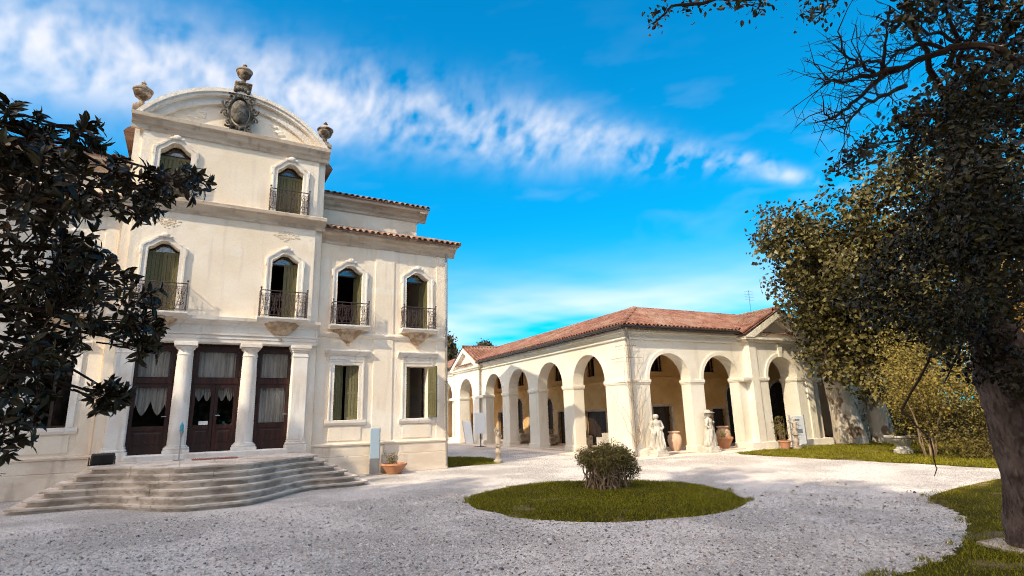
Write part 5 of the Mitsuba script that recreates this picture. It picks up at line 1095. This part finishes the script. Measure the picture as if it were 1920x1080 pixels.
# ------------------------------------------------------------------ the shrub on the round bed
g = np.random.default_rng(61); tag("round_shrub", "round clipped shrub with bare twisted stems on the circular bed", "shrub")
SC = np.array([8.52, 10.62]); ms = []
for k in range(170):
    a = g.uniform(0, 2*np.pi); r0 = .10+.50*g.random(); r1 = min(.72, r0*g.uniform(.8, 1.3)); a2 = a+g.normal(0, .35)
    p = bez((SC[0]+r0*math.cos(a), SC[1]+r0*math.sin(a), .0), (SC[0]+r0*.75*math.cos(a)+g.normal(0, .07), SC[1]+r0*.75*math.sin(a)+g.normal(0, .07), .32), (SC[0]+r1*math.cos(a2), SC[1]+r1*math.sin(a2), g.uniform(.55, .85)), 7)
    p[1:-1] += g.normal(0, .02, (5, 3)); ms.append(tube(p, np.linspace(g.uniform(.012, .028), .006, 7), 5, cap=False))
for k in range(150):
    a = g.uniform(0, 2*np.pi); r = .55*math.sqrt(g.random()); q = np.array([SC[0]+r*math.cos(a), SC[1]+r*math.sin(a), g.uniform(.2, .8)])
    ms.append(tube([q, q+np.array([g.normal(0, .1), g.normal(0, .1), g.normal(-.05, .12)]), q+np.array([g.normal(0, .12), g.normal(0, .12), g.normal(-.14, .10)])], [.008, .006, .003], 4, cap=False))
put("round_shrub__stem", cat_(ms), "m_dry_twig", kind="stuff")
bl = [(SC[0]+.50*math.cos(a), SC[1]+.50*math.sin(a), .70+.06*math.sin(3*a), .30) for a in np.linspace(0, 2*np.pi, 9)[:-1]]+[(SC[0], SC[1], .80, .36), (SC[0]+.2, SC[1]-.2, .82, .30), (SC[0]-.25, SC[1]-.1, .80, .30), (SC[0]+.62, SC[1]-.25, .42, .20), (SC[0]+.66, SC[1]+.05, .34, .18)]
bl = [(a_, b_, c_+.02, d_*.86) for a_, b_, c_, d_ in bl]
v, F, k, col, _ = rosettes(bl, 3600, 6, .040, .55, 63, [(0.05, 0.042, 0.010), (0.12, 0.098, 0.022), (0.22, 0.175, 0.05), (0.15, 0.10, 0.03)], "kite", .35, .2, .1, .5, .03, .6)
m, c = join_leaves(v, F, k, col); put("round_shrub__foliage", m, "m_leaf_matte", kind="stuff", color=c)

# ------------------------------------------------------------------ statues and pots before the arcade
import manifold3d as m3
def figure(bones, step=.03, it=8, amp=.0, seed=0):
    body = m3.Manifold()
    for (a, ra), (b, rb) in bones:
        s0 = m3.Manifold.sphere(ra, 16).translate([float(x) for x in a]); s1 = m3.Manifold.sphere(rb, 16).translate([float(x) for x in b])
        body = body + m3.Manifold.batch_hull([s0, s1])
    body = body.refine_to_length(step); q = body.to_mesh(); m = trimesh.Trimesh(q.vert_properties[:, :3], q.tri_verts)
    trimesh.smoothing.filter_taubin(m, iterations=it)
    if amp:   # hanging folds of drapery below the waist
        p = np.asarray(m.vertices); an = np.arctan2(p[:, 1], p[:, 0]); w = np.clip((1.05-p[:, 2])/.4, 0, 1)*np.clip(p[:, 2]/.1, 0, 1)
        m.vertices = p+m.vertex_normals*(amp*w*(np.sin(an*11+3*np.sin(p[:, 2]*4)+seed)+.5*np.sin(an*23+p[:, 2]*5)))[:, None]
    return m
def robed(turn, hat=False, seed=0, arm=1):
    """a draped marble woman, 1.5 m tall, standing on z = 0, facing -y"""
    B = [(((0, 0, .03), .24), ((.02, 0, .45), .20)), (((.02, 0, .45), .20), ((.04, -.01, .82), .165)), (((.04, -.01, .82), .165), ((.02, 0, 1.0), .125)), (((.02, 0, 1.0), .125), ((0, -.01, 1.14), .15)),
         (((-.15, 0, 1.20), .062), ((.15, 0, 1.20), .062)), (((0, -.02, 1.14), .14), ((0, 0, 1.22), .09)), (((0, 0, 1.24), .05), ((0, -.015, 1.33), .045)),
         (((0, -.02, 1.39), .083), ((0, -.035, 1.44), .088)), (((0, -.11, 1.385), .018), ((0, -.125, 1.40), .012)),
         (((.17, 0, 1.18), .056), ((.25, -.02, .95), .046)), (((.25, -.02, .95), .044), ((.10, -.17, .86 if arm > 0 else 1.08), .034)), (((.10, -.17, .86 if arm > 0 else 1.08), .036), ((.05, -.19, .90 if arm > 0 else 1.12), .028)),
         (((-.17, 0, 1.18), .056), ((-.24, .02, .94), .046)), (((-.24, .02, .94), .044), ((-.16, -.13, .76), .033)), (((-.16, -.13, .76), .036), ((-.13, -.15, .70), .026)),
         (((-.16, -.08, .72), .09), ((-.18, .02, .12), .13)), (((.10, -.10, .70), .08), ((.12, -.12, .08), .12)), (((0, .05, 1.45), .075), ((0, .07, 1.36), .06))]
    m = figure(B, .028, 7, .018, seed)
    ms = [m]
    for hx, hz in ((.05, .90 if arm > 0 else 1.12), (-.13, .70)):
        for f_ in range(4): ms.append(tube([(hx-.02+.014*f_, -.19 if hx > 0 else -.15, hz), (hx-.025+.014*f_, -.215 if hx > 0 else -.165, hz-.02), (hx-.02+.014*f_, -.205 if hx > 0 else -.16, hz-.05+.004*f_)], [.010, .009, .006], 5))
        ms.append(tube([(hx+.03, -.17 if hx > 0 else -.14, hz+.01), (hx+.04, -.20 if hx > 0 else -.165, hz-.015)], [.010, .007], 5))
    if hat: ms.append(lathe([(0, 0), (.25, .01), (.26, .03), (.20, .045), (.10, .06), (.085, .12), (.05, .145), (0, .15)], 28, (0, -.02, 1.50)))
    return tf(cat_(ms), M4(RZ(turn)))
def statue(key, p, turn, label, hat=False, seed=0, base=.24, arm=1, k=1.0):
    tag(key, label, "statue")
    put(key+"__figure", tf(robed(turn, hat, seed, arm), M4(np.diag([1.12, 1.12, .92])*k, (p[0], p[1], base))), "m_marble", smooth=45)
    put(key+"__plinth", tf(cat_([bx(-.30, .30, -.30, .30, 0, base*.4, .015), bx(-.26, .26, -.26, .26, base*.4, base+.012, .02)]), M4(RZ(TH), (p[0], p[1], 0))), "m_marble")
p = L2W(.95, -.42); statue("marble_statue", p, -.3, "white marble statue of a robed woman at the corner of the arcade", False, 1)
p = L2W(3.78, -.40); statue("marble_statue_001", p, .5, "white marble statue wearing a wide hat, between the first two front arches", True, 2, arm=-1)
# weathered small figure on a baluster pedestal by the villa corner
def putto(key, p, mat, label, h=1.0, turn=0.0):
    tag(key, label, "statue")
    put(key+"__pedestal", lathe([(0, 0), (.17, 0), (.17, .10), (.10, .13), (.08, .20), (.12, .32), (.13, .40), (.08, .50), (.075, .56), (.14, .60), (.15, .66), (0, .67)], 20, (p[0], p[1], 0)), mat, smooth=40)
    B = [(((0, 0, .05), .10), ((0, 0, .28), .095)), (((0, 0, .28), .09), ((0, 0, .42), .085)), (((-.09, 0, .44), .04), ((.09, 0, .44), .04)), (((0, 0, .48), .03), ((0, -.01, .52), .03)), (((0, -.01, .57), .062), ((0, -.02, .60), .06)),
         (((.10, 0, .43), .034), ((.17, -.04, .33), .03)), (((.17, -.04, .33), .028), ((.09, -.10, .30), .022)), (((-.10, 0, .43), .034), ((-.19, .0, .52), .028)), (((-.19, 0, .52), .026), ((-.15, -.03, .64), .02)), (((.05, -.02, .22), .06), ((.06, -.03, .04), .05)), (((-.05, .0, .22), .06), ((-.08, -.02, .04), .05))]
    put(key+"__figure", tf(figure(B, .02, 6), M4(RZ(turn)*h, (p[0], p[1], .66))), mat, smooth=45)
putto("stone_figure", (10.45, 19.5), "m_mud_stone", "small weathered stone figure on a baluster at the end of the side lawn", 1.0, .4)
putto("stone_figure_001", (22.76, 15.45), "m_mud_stone", "weathered stone figure on a baluster beside the white board", 1.0, -.3)
# pots and urns
def pot(key, p, prof, mat, label, cat="pot", soil=None, n=28):
    tag(key, label, cat)
    put(key+"__body", lathe(prof, n, (p[0], p[1], p[2] if len(p) > 2 else 0)), mat, smooth=40)
    if soil: put(key+"__soil", lathe([(0, soil[1]-.01), (soil[0], soil[1])], n, (p[0], p[1], p[2] if len(p) > 2 else 0)), "m_soil")
def sprigs(key, p, z, n, h, seed, col="m_dry_twig", leaves_=True):
    g = np.random.default_rng(seed); ms, tips = [], []
    for _ in range(n):
        q = np.array([p[0]+g.normal(0, .10), p[1]+g.normal(0, .10), z]); e = q+np.array([g.normal(0, .14), g.normal(0, .14), h*g.uniform(.5, 1)])
        ms.append(tube(bez(q, (q+e)/2+np.array([0, 0, .08]), e, 5), [.006, .005, .004, .003, .002], 4, cap=False)); tips += [(*(q+(e-q)*w), .05) for w in (.4, .7, 1)]
    put(key+"__stem", cat_(ms), col)
    if leaves_:
        v, F, k, c_, _ = rosettes(tips, 600, 4, .05, .5, seed, [(0.06, 0.06, 0.015), (0.16, 0.13, 0.03), (0.25, 0.2, 0.06)], "kite", .3, spread=.02)
        m, c = join_leaves(v, F, k, c_); put(key+"__leaves", m, "m_leaf_matte", kind="stuff", color=c)
BOWL = [(0, 0), (.20, 0), (.24, .05), (.36, .22), (.40, .27), (.42, .28), (.42, .33), (.37, .33), (.35, .29), (.22, .12), (0, .10)]
pot("terracotta_bowl", (6.02, 18.42), BOWL, "m_terracotta", "wide terracotta bowl with sparse twigs against the villa wall", "bowl", (.34, .27)); sprigs("terracotta_bowl__plant", (6.02, 18.42), .26, 9, .42, 71)
JAR = [(0, 0), (.16, 0), (.20, .05), (.30, .30), (.34, .52), (.30, .72), (.22, .82), (.22, .86), (.29, .90), (.29, .94), (.22, .95), (.18, .88), (0, .8)]
a = L2W(3.1, 1.0); pot("terracotta_jar", (a[0], a[1], .045), [(r*.92, z*.88) for r, z in JAR], "m_pale_terracotta", "pale terracotta jar half behind the pier beside the dark plank door", "jar")
a = L2W(5.55, .55); pot("terracotta_bowl_001", (a[0], a[1], .045), [(r*1.0, z*1.5) for r, z in BOWL], "m_terracotta", "terracotta bowl under the second front arch", "bowl", (.34, .40)); sprigs("terracotta_bowl_001__plant", (a[0], a[1]), .42, 10, .4, 72)
a = L2W(6.35, 1.3); pot("terracotta_jar_001", (a[0], a[1], .045), JAR, "m_pale_terracotta", "pale terracotta jar at the right pier of the second front arch", "jar")
a = L2W(6.9, -1.55); pot("terracotta_pot", (a[0], a[1]), [(0, 0), (.16, 0), (.24, .32), (.27, .33), (.27, .38), (.22, .38), (.20, .33), (0, .3)], "m_terracotta", "small terracotta pot with a wispy shrub left of the white board", "pot", (.21, .35)); sprigs("terracotta_pot__plant", (a[0], a[1]), .34, 26, 1.05, 73)
# low planter on the far lawn
pot("stone_planter", (22.6, 11.2), [(0, 0), (.30, 0), (.30, .16), (.22, .20), (.20, .30), (.28, .36), (.46, .50), (.48, .58), (.54, .60), (.54, .66), (.44, .66), (.40, .58), (0, .55)], "m_marble", "pale stone garden urn on the lawn before the shrubs", "planter", (.42, .60))
v, F, k, c_, _ = rosettes([(22.6, 11.2, .72, .22)], 3000, 5, .07, .5, 75, [(0.06, 0.06, 0.015), (0.16, 0.13, 0.03)], "kite", .3, spread=.03); m, c = join_leaves(v, F, k, c_); put("stone_planter__plant", m, "m_leaf_matte", kind="stuff", color=c)
# white well head with an arched niche, and a broken column, inside the first side arch
a = L2W(.9, 3.05)
nic = sbox(-.42, 0, .42, .62).union(sbox(-.16, .6, .20, .80)).difference(arch_open(.06, .13, .26, .05))
tag("stone_niche", "white stone block with a small dark arched opening under the first side arch", "stone block")
NM = M4(RZ(TH-.55), (a[0], a[1], .045))
put("stone_niche__block", tf(cat_([prism_y(nic, -.15, .22), bx(-.48, .48, -.2, .26, 0, .06, .01)]), NM), "m_marble"); put("stone_niche__recess", tf(bx(-.2, .25, .222, .24, .02, .5), NM), "m_room")
a = L2W(1.2, 2.35); pot("stone_column_stump", (a[0], a[1], .045), [(0, 0), (.24, 0), (.24, .14), (.19, .18), (.17, .25), (.155, .95), (.19, 1.0), (.24, 1.08), (.24, 1.18), (.20, 1.20), (.14, 1.32), (.16, 1.44), (.10, 1.52), (0, 1.55)], "m_mud_stone", "short weathered stone column with a carved top under the first side arch", "column")
for i, (b, aa) in enumerate(((6.3, 1.5), (9.9, 1.7), (13.3, 1.6))):
    a = L2W(aa, b); k = num("stone_trough"); tag(k, ["rough stone trough with dry plants under the second side arch", "rough stone trough with dry plants under the third side arch", "rough stone trough with dry plants under the fourth side arch"][i], "trough", "troughs under the side arches")
    put(k+"__body", tf(cat_([bx(-.32, .32, -.85, .85, .10, .62, .05), bx(-.28, .28, -.7, -.45, 0, .10), bx(-.28, .28, .45, .7, 0, .10)]), M4(RZ(TH), (a[0], a[1], .045))), "m_mud_stone")
    v, F, kk, c_, _ = rosettes([(a[0]+.1*q, a[1]+q*.5, .72, .2) for q in (-1, 0, 1)], 1500, 4, .09, .4, 90+i, [(0.16, 0.11, 0.05), (0.36, 0.28, 0.16), (0.5, 0.42, 0.28)], "kite", .3, spread=.05); m, c = join_leaves(v, F, kk, c_); put(k+"__plant", m, "m_leaf_matte", kind="stuff", color=c)

# ------------------------------------------------------------------ signs and small things
def lines(x0, x1, zs, y, h=.012, seed=0):
    g = np.random.default_rng(seed); return [bx(x0, x0+(x1-x0)*g.uniform(.55, 1), y-.003, y, z, z+h) for z in zs]
TM = M4(RZ(-.12), (5.42, 18.62, 0))
tag("info_totem", "tall blue grey information board standing against the villa wall", "sign")
put("info_totem__panel", tf(bx(-.15, .15, -.035, .035, .50, 1.46, .008), TM), "m_panel_blue"); put("info_totem__foot", tf(cat_([bx(-.15, .15, -.037, .037, 0, .497, .008), bx(-.26, .26, -.14, .14, 0, .03, .006)]), TM), "m_panel_grey")
put("info_totem__edge", tf(bx(.152, .170, -.04, .04, 0, 1.47, .004), TM), "m_grey_metal")
a = L2W(8.55, -1.0); WM = M4(RZ(TH-.1), (a[0], a[1], 0))
tag("notice_board", "white notice board on a stand before the gabled bay", "sign")
put("notice_board__panel", tf(bx(-.40, .40, -.02, .02, .14, 1.38, .006), WM), "m_white_board"); put("notice_board__stand", tf(cat_([bx(.405, .445, -.025, .025, 0, 1.42, .004), bx(-.445, -.405, -.025, .025, 0, 1.42, .004), bx(-.44, .44, -.2, .2, 0, .03, .004)]), WM), "m_grey_metal")
put("notice_board__print", tf(cat_(lines(-.30, .30, np.arange(.34, 1.1, .075), -.021, .016, 3)+[bx(-.2, .14, -.0235, -.0205, 1.16, 1.24), bx(-.05, .25, -.0235, -.0205, .62, .80)]), WM), "m_ink")
a = L2W(-1.3, 12.6); WM2 = M4(RZ(-1.1), (a[0], a[1], 0))
tag("notice_board_001", "white notice board on a post among the side arches", "sign")
put("notice_board_001__panel", tf(bx(-.40, .40, -.02, .02, .75, 1.95, .006), WM2), "m_white_board"); put("notice_board_001__stand", tf(cat_([bx(-.03, .03, .021, .06, 0, 1.9, .004), bx(-.3, .3, -.2, .2, 0, .03, .004)]), WM2), "m_black_metal")
a = L2W(-.6, 16.0); WM3 = M4(RZ(-1.2), (a[0], a[1], 0))
tag("leaning_board", "pale board leaning at the pier of the gabled side bay", "sign")
put("leaning_board__panel", tf(bx(-.35, .35, -.02, .02, .05, 1.5, .006), WM3 @ M4(np.array([[1, 0, 0], [0, .98, -.2], [0, .2, .98]]))), "m_white_board")
put("leaning_board__frame", tf(cat_([bx(-.38, -.352, -.025, .025, .02, 1.53), bx(.352, .38, -.025, .025, .02, 1.53)]), WM3 @ M4(np.array([[1, 0, 0], [0, .98, -.2], [0, .2, .98]]))), "m_grey_metal")
# sanitizer stand, door mat, floodlight on the entrance landing
sx, sy = -.08, 17.9
tag("sanitizer_stand", "thin grey stand with a teal bottle before the left column of the entrance", "stand")
put("sanitizer_stand__post", cat_([tube([(sx, sy, PZ), (sx, sy, PZ+.62)], .016, 8), tube([(sx, sy, PZ+.60), (sx+.01, sy, PZ+.75)], [.02, .055], 8), bx(sx-.13, sx+.13, sy-.13, sy+.13, PZ, PZ+.015, .004), bx(sx-.06, sx+.06, sy-.05, sy+.05, PZ+.745, PZ+.757)]), "m_grey_metal", smooth=40)
put("sanitizer_stand__bottle", lathe([(0, .757), (.045, .757), (.048, .78), (.048, .90), (.03, .93), (.018, .94), (.018, .97), (0, .97)], 16, (sx, sy, PZ)), "m_teal", smooth=40)
put("sanitizer_stand__pump", cat_([tube([(sx, sy, PZ+.97), (sx, sy, PZ+1.01), (sx, sy-.05, PZ+1.015)], .010, 6), lathe([(0, .968), (.022, .968), (.022, .985), (0, .985)], 12, (sx, sy, PZ))]), "m_clear_blue")
put("door_mat", bx(.22, 1.32, 17.32, 17.92, PZ, PZ+.018, .006), "m_mat", "brown door mat before the middle entrance door", "mat")
FM = M4(RZ(.25), (-1.72, 17.55, PZ))
tag("floodlight", "black floodlight on the left end of the top step", "lamp")
put("floodlight__housing", tf(tf(cat_([bx(-.24, .24, -.05, .05, 0, .27, .02)]+[bx(-.22+.055*i, -.21+.055*i, .05, .09, .03, .24) for i in range(9)]), M4(np.array([[1, 0, 0], [0, .92, -.38], [0, .38, .92]]), (0, 0, .03))), FM), "m_black_metal")
put("floodlight__glass", tf(tf(bx(-.20, .20, -.057, -.051, .03, .24), M4(np.array([[1, 0, 0], [0, .92, -.38], [0, .38, .92]]), (0, 0, .03))), FM), "m_dark_glass")
bsdf("m_dark_glass", (0.012, 0.012, 0.013), 0.12, None, 0, 0.5)
put("floodlight__bracket", tf(cat_([bx(-.275, -.255, -.03, .03, 0, .2), bx(.255, .275, -.03, .03, 0, .2), bx(-.275, .275, -.06, .08, 0, .02)]), FM), "m_black_metal")
# red hand cart deep in the right arch
a = L2W(12.75, .7); RM = M4(RZ(TH+.3), (a[0], a[1], .045))
tag("red_hand_cart", "small red hand cart leaning in the last arch by the pale trunk", "cart")
put("red_hand_cart__frame", tf(cat_([tube([(-.22, 0, .15), (-.22, .12, .75), (-.20, .2, 1.0), (.20, .2, 1.0), (.22, .12, .75), (.22, 0, .15)], .022, 8)]+[tube([(-.22, .03+.06*i, .28+.17*i), (.22, .03+.06*i, .28+.17*i)], .016, 6) for i in range(4)]+[bx(-.24, .24, -.22, .02, .10, .13, .006)]), RM), "m_red", smooth=40)
for s in (-1, 1): put("red_hand_cart__wheel", tf(tf(trimesh.creation.torus(.11, .035, major_sections=20, minor_sections=8), M4(np.array([[0, 0, 1], [0, 1, 0], [-1, 0, 0.]]), (s*.28, .06, .145))), RM), "m_black_metal", smooth=True)
# fallen leaves near the right edge of the court
g = np.random.default_rng(99); n = 300
P = np.column_stack([g.uniform(6.5, 13.5, n), g.uniform(3.6, 9.5, n), np.full(n, .022)]); keep = (np.hypot(P[:, 0]-12.3, P[:, 1]-5.9) < g.exponential(1.3, n)+.3); P = P[keep]; n = len(P)
D = np.column_stack([g.normal(size=(n, 2)), g.normal(0, .15, n)]); N = np.column_stack([g.normal(0, .35, (n, 2)), np.ones(n)])
v, F, k = leaf_mesh(P, D, N, g.uniform(.05, .10, n), .6, "full", .25, .2); t = g.random((n, 1))
m, c = join_leaves(v, F, k, np.array([0.10, 0.045, 0.02])*(1-t)+np.array([0.28, 0.16, 0.06])*t)
put("fallen_leaves", m, "m_leaf_matte", "brown fallen leaves scattered at the tip of the near lawn", "leaves", kind="stuff", color=c)
